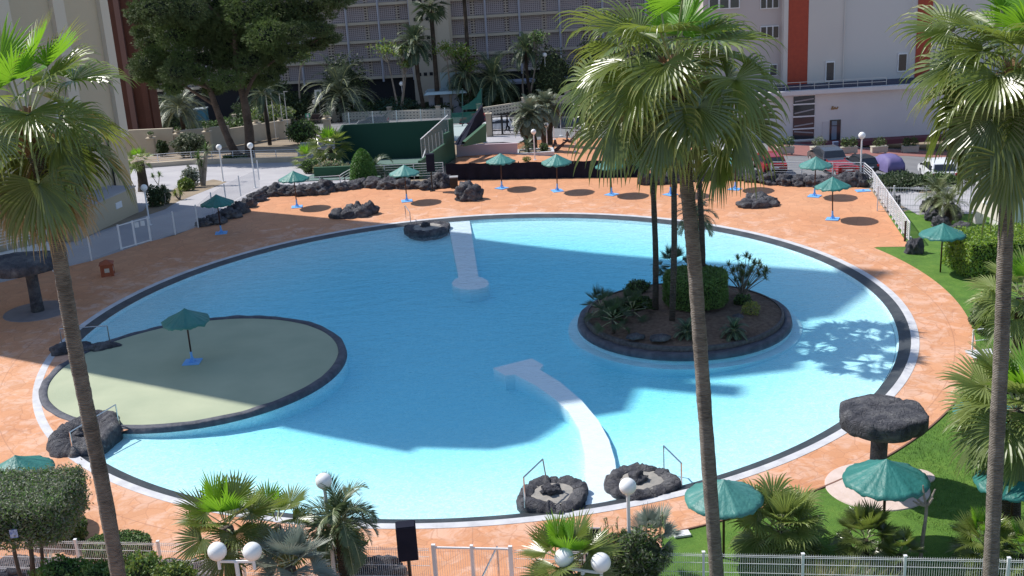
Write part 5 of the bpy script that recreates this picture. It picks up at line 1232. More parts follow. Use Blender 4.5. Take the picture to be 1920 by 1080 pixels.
# ---- green racket court
F_ = G(852, 293); dirc = Vector((math.sin(R(8.0)), math.cos(R(8.0)), 0)); perp = Vector((-dirc.y, dirc.x, 0)); Hf = hgt(F_, 222)
ct = thing('racket_court', 'green walled racket court with glass panels behind the white railing', 'court', F_)
cw, cl = 8.4, 12.5
def cseg(a, b, h0, h1, nm, mat, w=.18): mb = MB(); a = Vector(a); b = Vector(b); d = (b-a).normalized(); s = Vector((-d.y, d.x, 0))*w/2; P_ = [a-s, a+s, b+s, b-s]; hs = (h0, h0, h1, h1); mb.add([(p.x, p.y, p.z-.6) for p in P_]+[(p.x, p.y, p.z+h) for p, h in zip(P_, hs)], [(3, 2, 1, 0), (4, 5, 6, 7), (0, 1, 5, 4), (1, 2, 6, 5), (2, 3, 7, 6), (3, 0, 4, 7)]); return mb.build(nm, mat, ct)
def cp(l, w, z=0): q = -dirc*l+perp*w; return Vector((q.x, q.y, -SL*q.y+z))
cseg(cp(0, 0), cp(1.3, 0), Hf, Hf, 'green_wall', padelG); cseg(cp(1.3, 0), cp(3.6, 0), Hf*.70, Hf*.70, 'green_wall', padelG); cseg(cp(3.6, 0), cp(cl, 0), Hf*.46, Hf*.36, 'green_wall', padelG)
cseg(cp(-.0, 0), cp(0, cw), Hf*.97, Hf*.97, 'back_wall', padelIn, .2); cseg(cp(0, cw), cp(2.4, cw), Hf*.97, Hf*.72, 'side_wall', padelIn)
cseg(cp(cl-1.5, .2), cp(cl-1.5, cw*.9), .75, .75, 'front_wall', padelG)
mb = MB(); q = [cp(0, .1, .03), cp(cl, .1, .03), cp(cl, cw, .03), cp(0, cw, .03)]; mb.add(q, [(0, 1, 2, 3)]); mb.build('court_floor', padelF, ct)
for k in range(9): mb = MB(); q = cp(1.6+k*1.25, 0); mb.beam(q+Vector((0, 0, .5)), q+Vector((0, 0, Hf*.80 if k else Hf*1.15)), .038); mb.build('glass_post', galvM, ct)
mb = MB(); mb.add([cp(1.6, 0, Hf*.5), cp(11.6, 0, Hf*.3), cp(11.6, 0, Hf*.80), cp(1.6, 0, Hf*1.1)], [(0, 1, 2, 3)]); mb.build('glass_panel', glassP, ct)
mb = MB(); mb.beam(cp(1.6, 0, Hf*1.12), cp(11.6, 0, Hf*.82), .05); mb.beam(cp(cl-1.5, .2, .78), cp(cl-3.2, .2, 1.5), .05); mb.build('top_rail', whiteM, ct)
for k in range(5): mb = MB(); q = cp(-.05, .5+k*(cw-1)/4); mb.beam(q+Vector((0, 0, Hf*.9)), q+Vector((0, 0, Hf*.97+.9)), .06); mb.build('net_post', whiteM, ct)
mb = MB(); mb.add([cp(-.05, .1, Hf*.97), cp(-.05, cw, Hf*.97), cp(-.05, cw, Hf*.97+.9), cp(-.05, .1, Hf*.97+.9)], [(0, 1, 2, 3)]); mb.build('mesh_screen', meshP, ct)
# second court: netting, dark walk, green wall
F2 = G(908, 266); c2 = thing('netted_court', 'second green court with tall sagging green netting right of the first', 'court', F2)
def P2_(u, v, Y): return at(u, v, Y)-F2
mb = MB(); mb.add([P2_(868, 275, 80.5), P2_(912, 266, 84), P2_(912, 232, 84), P2_(872, 266, 80.5), ]+[q+Vector((-.2, .3, 0)) for q in (P2_(868, 275, 80.5), P2_(912, 266, 84), P2_(912, 232, 84), P2_(872, 266, 80.5))], [(0, 1, 2, 3), (7, 6, 5, 4), (3, 2, 6, 7), (1, 5, 6, 2)]); mb.build('green_wall', padelG, c2)
mb = MB(); a, b, c_, d_ = P2_(855, 272, 80.4), P2_(872, 271, 80.4), P2_(909, 227, 93), P2_(905, 198, 93); mb.add([a, b, c_, d_]+[q+Vector((-.15, .4, 0)) for q in (a, b, c_, d_)], [(0, 1, 2, 3), (7, 6, 5, 4), (3, 2, 6, 7), (0, 3, 7, 4)]); mb.build('dark_wall', blackM, c2)
mb = MB(); q = [P2_(849, 265, 86), P2_(868, 262, 86), P2_(890, 232, 98), P2_(851, 234, 98)]; mb.add(q, [(0, 1, 2, 3)]); mb.build('court_floor', M('court_pale', (.35, .42, .42), .9), c2)
mb = MB(); mb.add([P2_(846, 232, 97), P2_(903, 229, 97), P2_(903, 208, 97), P2_(846, 212, 97)], [(0, 1, 2, 3)]); mb.add([P2_(866, 206, 96.5), P2_(903, 204, 96.5), P2_(902, 164, 96.5), P2_(893, 182, 96.5), P2_(880, 193, 96.5), P2_(866, 200, 96.5)], [(0, 1, 2, 3, 4, 5)]); mb.build('netting', netG, c2)
for u in (846, 867, 903): mb = MB(); mb.beam(P2_(u, 236, 96.8), P2_(u, 166 if u > 850 else 208, 96.8), .09); mb.build('net_post', M('net_post_green', (.05, .12, .11), .6), c2)
# lilac wall, planter with cycad
a, b = G(857, 293), G(971, 289); t = MB(); t.beam(a+Vector((0, 0, .42)), b+Vector((0, 0, .42)), .25, .88); tag(t.build('lilac_wall', pinkM), 'low pale lilac wall behind the black windbreak', 'wall')
a = G(1003, 289); t = thing('square_planter', 'white edged square planter with a cycad behind the windbreak', 'planter', a)
mb = MB()
for dx, dy, sx, sy in ((0, -.75, 2.9, .22), (0, .75, 2.9, .22), (-1.34, 0, .22, 1.3), (1.34, 0, .22, 1.3)): mb.box((dx, dy, .14), (sx, sy, .3))
mb.build('kerb', whiteStone, t); mb = MB(); mb.box((0, 0, .1), (2.5, 1.3, .14)); mb.build('soil', earthM, t)
cycad('cycad', 'cycad growing in the white edged planter', a+Vector((-.55, 0, .15)), .95, 20, random.Random(5), .4)
shrub('low_shrub', 'small shrub beside the cycad in the white edged planter', a+Vector((.7, .1, .15)), .4, .35, .35, 500, .06, [bushD, bushG], 219)
shrub('low_shrub', 'small spiky plant just behind the windbreak', G(988, 303), .3, .2, .2, 260, .06, [bushG, limeM], 220, core=False)
# anchors
def anchor(p, s, rz, lab):
    t = thing('ship_anchor', lab, 'anchor', p, rz); mb = MB(); mb.beam((0, 0, .15), (1.5*s, 0, .8*s), .12, .12); mb.build('shank', rustM, t)
    mb = MB(); mb.tube(curve([(.55*s, -.55*s, .75*s), (.1*s, -.35*s, .25*s), (0, 0, .12), (.1*s, .35*s, .25*s), (.55*s, .55*s, .75*s)], 4), .09, 7); mb.build('arms', rustM, t)
    mb = MB()
    for sg in (-1, 1): mb.box((.5*s, sg*.55*s, .7*s), (.10, .34*s, .40*s), sg*.5, taper=.3)
    mb.build('flukes', rustM, t); mb = MB(); mb.beam((1.3*s, -.5*s, .75*s), (1.3*s, .5*s, .75*s), .09); mb.build('stock', rustM, t)
anchor(G(1040, 285), .95, .6, 'nearer rusty ship anchor on the orange plaza'); anchor(G(1068, 268), 1.0, .9, 'farther rusty ship anchor on the orange plaza')
for u, vb, vt, lab in ((1039, 262, 205, 'slim white flagpole left of the anchors'), (1052, 255, 190, 'slim white flagpole behind the anchors'), (1079, 285, 196, 'slim white flagpole right of the anchors, behind palm leaf tips')):
    p = G(u, vb); mb = MB(); h = hgt(p, vt); mb.tube([(0, 0, 0), (0, 0, h)], .035, 8); mb.box((0, 0, .03), (.3, .3, .06)); mb.ball((0, 0, h+.03), .06, 8); tag(mb.build('flagpole', whiteM, loc=p), lab, 'flagpole')
# black gate to the street
g0, g1 = G(923, 255), G(993, 252); t = thing('black_street_gate', 'black barred gate between the courts and the thick palms, toward the street', 'gate', g0); e = g1-g0; mb = MB(); k = 30
for i in range(k+1): q = e*(i/k); mb.beam(q, q+Vector((0, 0, 1.75)), .035)
for z in (.1, 1.7): mb.beam(Vector((0, 0, z)), e+Vector((0, 0, z)), .06)
mb.build('bars', blackP, t)
for f_ in (0, .27): mb = MB(); q = e*f_; mb.beam(q, q+Vector((0, 0, 1.85)), .16); mb.build('gate_post', blackP, t)
for (u, v, lab) in ((918, 256, 'cream pillar left of the black street gate'), (916+90, 255, 'cream pillar behind the thick palm trunks')):
    p = G(u, v); mb = MB(); mb.box((0, 0, 1.0), (.5, .5, 2.0)); mb.box((0, 0, 2.05), (.62, .62, .12)); mb.box((0, 0, 2.18), (.3, .3, .14), taper=.4); tag(mb.build('pillar', creamM, loc=p), lab, 'pillar')
# honeycomb wall
honey = screen_mat('honeycomb_block', (.06, .055, .05), (.56, .50, .40), 1.0, .42, .34, .12)
for (u0, v0_, u1, v1_, lab) in ((440, 222, 640, 221, 'long cream pierced block wall across the street at left'), (642, 221, 846, 218, 'cream pierced block wall behind the green court'), (900, 221, 1090, 219, 'cream pierced block wall behind the street cars')):
    a, b = G(u0, v0_), G(u1, v1_); L = (b-a).length; t = thing('pierced_wall', lab, 'wall', a, math.atan2((b-a).y, (b-a).x)); mb = MB(); mb.box((L/2, 0, .62), (L, .2, 1.0)); mb.build('pierced_blocks', honey, t)
    for k in range(int(L/6)+1): mb = MB(); x = min(L, k*6); mb.box((x, 0, .75), (.5, .4, 1.5)); mb.box((x, 0, 1.54), (.6, .5, .1)); mb.build('pier', creamM, t)
# cream garden wall at left and pillars
a, b = G(235, 272), G(432, 266); mb = MB(); P3 = [G(235, 288), G(330, 284), G(432, 272), G(545, 252)]
for a, b, h in zip(P3[:-1], P3[1:], (2.3, 2.0, 1.7)): mb.beam(a+Vector((0, 0, h/2-.1)), b+Vector((0, 0, h/2-.1)), .3, h)
tag(mb.build('garden_wall', creamM), 'sloping cream garden wall behind the pine trunks', 'wall')
for i, (u, v, vt, lab) in enumerate([(287, 288, 258, 'cream pillar with a potted plant at the far left of the garden'), (339, 286, 250, 'cream pillar with a potted plant behind the dark shrub'), (393, 284, 246, 'cream pillar with a potted plant left of the pine trunks'), (484, 262, 230, 'cream pillar with a dark plant right of the pine trunks'), (530, 258, 226, 'cream pillar beside the dark leafed tree'), (617, 268, 222, 'cream pillar behind the sunlit fan palm')]):
    p = G(u, v); h = hgt(p, vt); t = thing('garden_pillar', lab, 'pillar', p); mb = MB(); mb.box((0, 0, h/2-.1), (.62, .62, h)); mb.box((0, 0, h-.05), (.8, .8, .12)); mb.build('shaft', creamM, t)
    mb = MB(); mb.lathe([(.12, 0), (.26, .12), (.3, .3), (.22, .3)], (0, 0, h), 12); mb.build('bowl', creamM, t); mb = MB(); leafcloud(mb, ell_s(0, 0, h+.4, .35, .3, .22, .6), 120, .07, random.Random(i), 2); mb.build('plant', [bushD, bushG], t)
# ---- trees
def pine():
    b = G(462, 299); t = thing('pine', 'big dark umbrella pine with two brown trunks at the upper left', 'tree', b); rg = random.Random(301); YY = b.y
    def L(u, v, dy=0): return at(u, v, YY+dy)-b
    mb = MB(); mb.tube(curve([L(470, 305), L(466, 240), L(458, 190), L(446, 130), L(440, 60)], 5), [.42-.011*i for i in range(21)], 12, jit=.08, rng=rg)
    mb.tube(curve([L(452, 304, -.4), L(430, 265, -.4), L(408, 210, -.3), L(392, 165), L(370, 120)], 5), [.34-.009*i for i in range(21)], 12, jit=.08, rng=rg); mb.build('trunk', pineT, t, smooth=True)
    mb = MB()
    for a, m_, e in (((446, 130), (500, 80), (560, 40)), ((458, 185), (480, 140), (520, 110)), ((392, 165), (350, 150), (310, 140)), ((440, 60), (400, 20), (360, -20)), ((446, 110), (420, 70), (300, 40)), ((500, 80), (560, 90), (620, 60)), ((408, 200), (372, 178), (330, 150))):
        mb.tube(curve([L(*a), L(m_[0], m_[1], rg.uniform(-1, 1)), L(e[0], e[1], rg.uniform(-2, 2))], 4), [.17-.013*i for i in range(9)], 8)
    mb.build('limbs', pineT, t)
    cl = [(300, 15, 52, 30), (262, 25, 30, 24), (350, 20, 55, 38), (410, 10, 60, 40), (470, 20, 60, 45), (530, 20, 55, 38), (585, 15, 50, 28), (630, -5, 40, 22), (300, -25, 60, 30), (380, -30, 70, 34), (460, -30, 70, 34), (540, -30, 70, 30), (620, -40, 50, 26),
      (330, 65, 45, 30), (385, 60, 50, 38), (440, 65, 50, 40), (500, 65, 50, 36), (555, 60, 45, 30), (600, 55, 38, 18), (275, 115, 32, 20), (310, 120, 36, 26), (340, 108, 34, 26), (300, 150, 34, 20), (325, 165, 24, 15), (268, 142, 22, 14), (385, 110, 40, 32), (430, 112, 36, 28), (425, 150, 40, 20), (400, 165, 24, 14), (470, 115, 42, 30), (510, 105, 38, 28), (545, 100, 36, 18), (470, 150, 36, 22), (500, 145, 34, 22), (590, 85, 34, 12), (615, 72, 26, 10), (520, 130, 26, 16), (450, 90, 60, 40), (400, 60, 60, 40), (350, 75, 35, 24), (285, 75, 34, 22), (300, 45, 40, 26), (262, 60, 24, 16), (270, 128, 28, 18), (292, 100, 30, 20), (365, 140, 40, 26), (345, 35, 50, 34), (440, 40, 70, 40), (520, 45, 60, 36), (480, 90, 60, 40), (575, 40, 45, 26), (330, 135, 34, 24)]
    mc = MB(); mb = MB()
    for i, (u, v, rx, rz) in enumerate(cl):
        far = rg.uniform(-2.2, 3.0); c = L(u, v, far); k = ppm(b); q_ = rg.uniform(.62, .98); RX, RZ = rx/k*q_, rz/k*q_
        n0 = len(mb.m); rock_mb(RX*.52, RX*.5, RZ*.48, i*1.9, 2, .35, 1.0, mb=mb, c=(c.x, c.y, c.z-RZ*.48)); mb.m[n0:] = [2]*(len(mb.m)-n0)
        lit = 1 if rg.random() < (.75 if v > 60 and u < 370 else .30) else 0  # paler needles paint sunlight on the crown, mostly its lower-left lobes
        nn = int(520*RX*RZ+240)
        for j in range(nn):
            d = Vector((rg.gauss(0, 1), rg.gauss(0, 1), rg.gauss(0, 1))).normalized(); r_ = (1-.4*rg.random()**1.6)*(1+.35*noise.noise(d*2.3+Vector((i, 0, 0)))); q = c+Vector((d.x*RX*r_, d.y*RX*r_, d.z*RZ*r_))
            for m in range(4):
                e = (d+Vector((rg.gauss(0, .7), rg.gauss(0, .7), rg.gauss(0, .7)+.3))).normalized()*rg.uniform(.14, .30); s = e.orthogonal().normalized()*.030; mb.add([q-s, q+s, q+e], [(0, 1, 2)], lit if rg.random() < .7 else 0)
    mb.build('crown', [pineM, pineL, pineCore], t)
pine()
def dateP(label, heart, base, Lpx, n, seed, mat=dateM, r=.22, elmin=-25, sag=1.0, leaf=.24, w=.03, tm=None, Y=None, nl=30, elmax=82, hang=.3):
    b = G(*base) if Y is None else basefor(base[0], base[1], 0)
    if Y: q = at(base[0], base[1], Y); b = Vector((q.x, Y, tz(q.x, Y)))
    q = at(heart[0], heart[1], b.y); L = Lpx/ppm(q)
    return feather_palm('date_palm', label, b, q, r, r*.9, n, random.Random(seed), mat, (L*.85, L*1.05), L*leaf, elmin=elmin, elmax=elmax, sag=sag, nl=nl, w=w, vee=.45, hang=hang, tm=tm)
dateM2 = M('date_leaf_grey', (.11, .145, .10), .5, (.15, .18, .13), 2, trans=.12)
dateP('date palm with arching fronds left of the pine trunks', (337, 205), (346, 262), 72, 36, 311, mat=dateM2, r=.24, elmin=-20, elmax=72)
dateP('date palm trunk standing right of the pine, crown in the shade', (492, 178), (506, 270), 55, 26, 312, r=.20, elmin=-15)
dateP('large date palm in front of the pierced screens', (638, 178), (642, 222), 92, 44, 313, mat=dateM2, r=.34, elmin=-15)
dateP('tall slim date palm before the stair core of the apartment block', (778, 82), (797, 205), 52, 44, 314, r=.26, elmin=-45, leaf=.26, w=.04)
dateP('shaded date palm right of the tall netting', (925, 150), (929, 208), 72, 40, 315, r=.26, elmin=-20)
dateP('shaded date palm near the distant lamp', (985, 95), (1004, 208), 44, 36, 316, r=.2, elmin=-40)
dateP('thick trunked palm at the left of the pair beside the black gate', (993, 222), (996, 279), 46, 60, 317, mat=M('pair_leaf', (.15, .18, .12), .45, (.20, .23, .16), 2, trans=.15), r=.52, elmin=-45, leaf=.30, w=.03)
dateP('thick trunked palm at the right of the pair beside the black gate', (1022, 205), (1026, 270), 46, 60, 318, mat=MATS['pair_leaf'], r=.50, elmin=-45, leaf=.30, w=.03)
dateP('arching low palm beside the bright cypress bush', (700, 322), (700, 336), 58, 18, 319, r=.15, elmin=-5, elmax=70, sag=1.5)
dateP('shaded date palm at the far right of the street row', (870, 140), (872, 207), 55, 34, 320, r=.2, elmin=-25)
def backfan(label, heart, base, rpx, n, seed, mats=PALM, r=.15, Y=None, elmin=-50, **kw):
    b = G(*base); q = at(heart[0], heart[1], b.y); L = rpx/ppm(q); rg = random.Random(seed)
    return small_fan('fan_palm', label, b, max(.2, q.z-b.z), n, rg, bl=(L*.5, L*.6), pet=(L*.35, L*.5), mats=mats, nseg=14, steps=4, elmin=elmin, droop=(.8, 2.2), r=r, cat='palm tree', **kw)
backfan('tall fan palm right of the slim date palm, before the stair core', (808, 8), (822, 205), 46, 26, 331, mats=[dateM, bushD, bushD, petM, dateM, palmDry], r=.24)
backfan('tall fan palm whose trunk rises before the right screens', (868, -40), (884, 207), 46, 20, 332, mats=[dateM, bushD, bushD, petM, dateM, palmDry], r=.22)
backfan('sunlit fan palm behind the white railing and the shrubs', (620, 275), (622, 312), 48, 22, 333, mats=YNG, r=.19, elmin=-25)
backfan('low fan palm left of the sunlit one, behind the fence', (575, 300), (577, 312), 34, 16, 334, mats=PLIT, r=.12, elmin=-15)
backfan('thick fan palm at the left, partly behind the leaning palm crown', (262, 302), (270, 358), 30, 18, 335, mats=PLIT, r=.27, elmin=-35)
def plane(label, base, tops, seed, r=.16, mats=None, nl=500):
    b = G(*base); t = thing('street_tree', label, 'tree', b); rg = random.Random(seed); mb = MB(); ml = MB()
    for (u, v, w, h) in tops:
        q = at(u, v, b.y+rg.uniform(-1, 1))-b; m_ = q*.5+Vector((rg.uniform(-.5, .5), 0, 0)); P_ = curve([Vector((0, 0, 0)), m_, q], 5); mb.tube(P_, [r*(1-.75*i/(len(P_)-1)) for i in range(len(P_))], 8)
        k = ppm(b); 
        for j in range(7):
            e = q+Vector((rg.uniform(-.8, .8)*w/k/2, rg.uniform(-1, 1), rg.uniform(-.5, .6)*h/k/2)); mb.tube([q*.8+Vector((0, 0, 0)), e], [.05, .02], 5)
        leafcloud(ml, ell_s(q.x, q.y, q.z, w/k/2, w/k/2, h/k/2, .9, .5, seed), nl, .17, rg, 2)
    mb.build('trunk', woodM, t); ml.build('crown', mats or [limeM, hedgeG], t)
plane('pale leafed young tree with leaning pale trunks before the screens', (748, 207), [(722, 92, 62, 34), (752, 95, 50, 26), (762, 118, 34, 18)], 341, nl=330)
plane('pale leafed young tree right of the stair core', (846, 206), [(836, 90, 60, 30), (852, 100, 40, 26)], 342, nl=330)
plane('pale leafed young tree beside the tall netting', (872, 207), [(868, 96, 46, 36), (880, 120, 34, 28)], 343, nl=330)
plane('pale leafed tree below the right side of the pine', (566, 210), [(566, 100, 46, 40)], 344, nl=340)
plane('thin leafed tree before the shaded palms near the distant lamp', (985, 206), [(990, 90, 60, 46), (1008, 70, 40, 30)], 345, mats=[bushD, hedgeG], nl=420)
def bush(label, u, v, w, h, seed, mats=(bushD, hedgeD), n=None, name='bush', depth=.8, size=None, lump=.4):
    p = G(u, v); k = ppm(p); rx, rz = w/k/2, h/k/2; sz = size or max(.05, 2.4/k)
    return shrub(name, label, p+Vector((0, rx*depth*.5, 0)), rx, rx*depth, rz, n or int(min(3500, 500+w*h*.9)), sz, list(mats), seed, lump=lump)
bush('very dark tall tree mass behind the pair of thick palms', 1040, 215, 90, 130, 351, (bushD, pineM), 3000, name='dark_tree')
bush('dark shrubbery below the date palms in the shade', 930, 210, 80, 60, 352); bush('dark shrubbery under the shaded palms behind the netting', 880, 210, 60, 70, 353)
bush('broad dark hedge behind green netting near the pierced wall', 735, 214, 108, 36, 354, (hedgeD, foli('netted_hedge', (.03, .10, .07), (.05, .13, .09)))); bush('dark bush left of the netted hedge', 683, 212, 46, 36, 355, (bushD, hedgeG))
bush('dark tree behind the large date palm', 650, 210, 90, 130, 356, (pineM, bushD), 2600, name='dark_tree'); bush('dark shrubs below the pine beside the white sign', 555, 215, 100, 60, 357); bush('dark tree below the pine at its right', 520, 212, 70, 90, 358, (bushD, pineM), 2200, name='dark_tree')
bush('mixed flowering shrubs on the garden wall right of the pine', 512, 238, 80, 42, 359, (oliveM, bushG, limeM)); bush('dark hedge on the garden wall behind the pine trunks', 432, 250, 90, 28, 360, (bushD, bushG)); bush('dark hedge on the garden wall behind the date palm', 370, 256, 60, 30, 361, (bushD, bushG))
bush('dark leafed small tree standing in front of the garden steps', 566, 268, 62, 44, 362, (bushD, hedgeG), 2200, name='small_tree'); bush('round dark shrub behind the long white railing', 354, 292, 60, 42, 363, (bushD, oliveM)); bush('small dark shrub left of the round one behind the railing', 305, 290, 22, 26, 364)
bush('dark shrub at the foot of the pine trunks', 440, 302, 50, 12, 365, (bushD, bushG)); bush('grey green shrub in the gravel bed on the pavement', 358, 352, 34, 40, 366, (oliveM, silverM), 900); bush('green shrub beside the grey green one in the gravel bed', 348, 358, 30, 24, 367, (bushG, limeM))
bush('dark shaded shrub in the gravel bed behind the globe lamp', 292, 388, 34, 40, 368, (bushD, bushD), 1100); bush('dark twiggy shrub in the gravel bed near the tower', 308, 382, 26, 34, 369, (bushD, oliveM), 900)
bush('low shrubs on the planted bank behind the parasol', 620, 330, 70, 26, 370, (oliveM, bushG, strawM)); bush('low shrub on the planted bank at left', 585, 325, 40, 26, 371, (bushG, bushD))
bush('dark hedge along the parking lot beyond the sloping railing', 1690, 356, 100, 30, 372, (hedgeD, bushD), 3000); bush('dark hedge along the parking lot right of the first', 1765, 354, 80, 30, 373, (hedgeD, bushG), 2400); bush('dark bush above the parking at the right edge palm', 1850, 350, 90, 60, 374, (bushD, pineM), 2400)
bush('dark undergrowth along the street left of the white sign', 480, 210, 110, 50, 375); bush('dark shrub mass at the back behind the brown tower foot', 300, 250, 90, 70, 376, (bushD, pineM)); bush('dark undergrowth before the dark ground floor', 820, 208, 80, 26, 377)
bush('dark tree mass hiding the foot of the screens at right', 1120, 215, 110, 150, 378, (bushD, pineM), 2600, name='dark_tree'); bush('dark trees behind the middle palm crown', 1230, 225, 130, 150, 379, (bushD, hedgeD), 2800, name='dark_tree'); bush('dark trees left of the white wing', 1360, 235, 130, 120, 380, (bushD, hedgeD), 2800, name='dark_tree')
# bright cypress
p = G(683, 345); k = ppm(p); t = thing('bright_cypress', 'bright green dense cone shaped cypress bush behind the white railing', 'shrub', p); rg = random.Random(381); hz_ = hgt(p, 279)
def cone(rg):
    z = rg.random()**.8; r_ = (52/k/2)*(1-z**2.2)**.6*(1+.12*noise.noise(Vector((z*9, rg.random()*3, 0)))); a = rg.uniform(0, 6.28); r_ *= 1-.12*rg.random(); return Vector((r_*math.cos(a), r_*math.sin(a), z*hz_)), Vector((math.cos(a), math.sin(a), .6))
mb = MB(); leafcloud(mb, cone, 6500, .075, rg, 2, .8, .35); mb.build('foliage', [cypM, cypM], t); mb = MB(); mb.lathe([(52/k/2*.85*(1-z**2.2)**.6+.005, z*hz_*.93) for z in [i/10 for i in range(11)]], (0, 0, 0), 16); mb.build('inner_twigs', coreM, t)
# yuccas and small plants of the gravel bed
def yucca(label, base, heads, seed, r=.10, mat=bushG):
    b = G(*base); t = thing('yucca', label, 'yucca', b); rg = random.Random(seed); mb = MB(); ml = MB()
    for (u, v, rp) in heads: q = at(u, v, b.y)-b; mb.tube(curve([Vector((0, 0, 0)), q*.5+Vector((rg.uniform(-.1, .1), 0, 0)), q], 3), [r, r*.95, r*.9, r*.85, r*.8, r*.75, r*.7], 8); swords(ml, q, 46, rp/ppm(b), .028, rg, -35)
    mb.build('trunk', woodM, t); ml.build('leaves', [mat], t)
yucca('tall yucca with two spiky heads in the gravel bed', (381, 348), [(387, 281, 20), (372, 298, 20), (378, 312, 16)], 391, .17, foli('yucca_leaf', (.09, .16, .04), (.13, .20, .06)))
yucca('low bright yucca in front of the gravel bed shrubs', (337, 374), [(338, 358, 16), (328, 364, 12)], 392, .06, limeM); yucca('small plant with two pompom heads on the sunlit pavement', (297, 347), [(286, 330, 8), (299, 329, 10)], 393, .03, bushG)
yucca('shaded thin yucca near the globe lamp in the gravel bed', (308, 385), [(306, 356, 13)], 394, .04, bushD)

# ---- vehicles
def car(p, rz, body, label, L=4.0, W=1.72, Hh=1.42, group='cars parked behind the deck', kind='car', hatch=True, sc=.80):
    t = thing('parked_car', label, kind, p, rz, group); t.scale = (sc, sc, sc)
    # side profile (y forward, z), cross sections lofted across the width
    side = [(-L/2, .35), (-L/2-.02, .62), (-L/2+.05, .88), (-L/2+(.22 if hatch else .75), .92), (-L/2+(.55 if hatch else 1.1), Hh-.08), (-L*.12, Hh), (L*.10, Hh-.03), (L*.27, .95), (L/2-.25, .80), (L/2-.02, .66), (L/2, .38), (L/2-.2, .25), (-L/2+.2, .25)]
    mb = MB(); n = len(side); xs_ = [(-1, .0), (-.92, .04), (.92, .04), (1, .0)]
    vs = []
    for sx_, _ in ((-1, 0), (-.97, 1), (.97, 1), (1, 0)):
        for (y, z) in side:
            top = max(0, (z-.88)/(Hh-.88)); inset = .20*top*W/2
            zz = z; yy = y*(1 if abs(sx_) < 1 else .985)
            if abs(sx_) == 1: zz = z-.03 if z > .6 else z+.03
            vs.append((sx_*(W/2-inset), yy, zz))
    fs = []
    for s_ in range(3):
        for i in range(n): fs.append((s_*n+i, s_*n+(i+1) % n, (s_+1)*n+(i+1) % n, (s_+1)*n+i))
    fs.append(tuple(range(n))); fs.append(tuple(reversed(range(3*n, 4*n)))); mb.add(vs, fs); mb.build('body', body, t, smooth=False)
    def q(y0, z0, y1, z1, wf0, wf1, off=.012):
        d = Vector((0, z1-z0, -(y1-y0))).normalized(); d = d if d.z > 0 or abs(d.z) < .2 else -d
        if (y0+y1)/2 < 0 and d.y > 0: d.y = -d.y
        if (y0+y1)/2 > 0 and d.y < 0: d.y = -d.y
        d.z = abs(d.z); return [(-wf0*W/2, y0+d.y*off, z0+d.z*off), (wf0*W/2, y0+d.y*off, z0+d.z*off), (wf1*W/2, y1+d.y*off, z1+d.z*off), (-wf1*W/2, y1+d.y*off, z1+d.z*off)]
    y4 = side[4][0]; y3 = side[3][0]
    mb = MB(); mb.add(q(y3+.04, .96, y4-.03, Hh-.13, .84, .74, .02), [(0, 1, 2, 3)]); mb.build('rear_window', glassD, t)
    mb = MB(); mb.add(q(L*.265, .98, L*.112, Hh-.07, .86, .74, .02), [(0, 1, 2, 3)]); mb.build('windscreen', glassD, t)
    for sg in (-1, 1):
        mb = MB(); x0_ = sg*(W/2-.018); x1_ = sg*(W/2-.20*W/2+.022); mb.add([(x0_, y3+.35, .94), (x0_, L*.23, .94), (x1_, L*.09, Hh-.12), (x1_, y4+.12, Hh-.12)], [(0, 1, 2, 3)]); mb.build('side_window', glassD, t)
        mb = MB(); mb.box((sg*(W/2+.07), L*.20, .98), (.16, .10, .12)); mb.build('mirror', blackP, t)
        mb = MB(); mb.box((sg*W*.42, -L/2+.0, .78), (.20, .08, .20)); mb.build('tail_light', lampRed, t)
        mb = MB(); mb.box((sg*W*.38, L/2-.06, .64), (.32, .12, .14)); mb.build('headlight', lampW, t)
        for y in (-L*.31, L*.31):
            mb = MB(); 
            for x in (-.09, .09): pass
            mb.lathe([(.01, -.09), (.29, -.09), (.31, 0), (.29, .09), (.01, .09)], (0, 0, 0), 18); mb.v = [(z+sg*(W/2-.08), x+y, yy+.31) for x, yy, z in mb.v]; w_ = mb.build('wheel', tireM, t)
            mb = MB(); mb.lathe([(.01, 0), (.19, 0)], (0, 0, 0), 14); mb.v = [(sg*(W/2+.018), x+y, yy+.31) for x, yy, z in mb.v]; mb.build('rim', galvM, w_)
    mb = MB(); mb.box((0, -L/2-.02, .42), (W*.92, .12, .18)); mb.build('rear_bumper', blackP, t); mb = MB(); mb.box((0, -L/2-.04, .66), (.5, .03, .11)); mb.build('number_plate', whiteM, t)
    return t
def cm(n, c): return M(n, c, .25, spec=.7)
cr, cb, cwh, csl, cdk = cm('car_red', (.26, .016, .02)), cm('car_black', (.012, .016, .022)), cm('car_white', (.72, .73, .75)), cm('car_silver', (.45, .47, .5)), cm('car_slate', (.05, .055, .07))
car(G(1454, 331)+Vector((0, 1.6, 0)), .0, cr, 'red car parked behind the rock row right of the white car')
car(G(1388, 328)+Vector((0, 1.9, 0)), PI, cwh, 'white car parked behind the rock row, below a green parasol')
car(G(1567, 322)+Vector((0, 1.9, 0)), .05, cdk, 'slate dark car parked behind the red low car', Hh=1.45)
car(G(1587, 337)+Vector((0, 1.4, 0)), .1, cr, 'low red car nose showing above the rock row near the corner lamp', L=3.4, Hh=.95, W=1.5)
car(G(1628, 329)+Vector((0, 1.9, 0)), .18, cb, 'black car parked left of the purple covered car', Hh=1.5)
car(G(1768, 352)+Vector((.4, 1.9, 0)), -.1, cwh, 'white car half hidden by the right palm fronds', Hh=1.5)
def street(u, v, col, lab, rz=PI/2): car(G(u, v), rz, col, lab, group='cars in the street behind the courts', L=4.2)
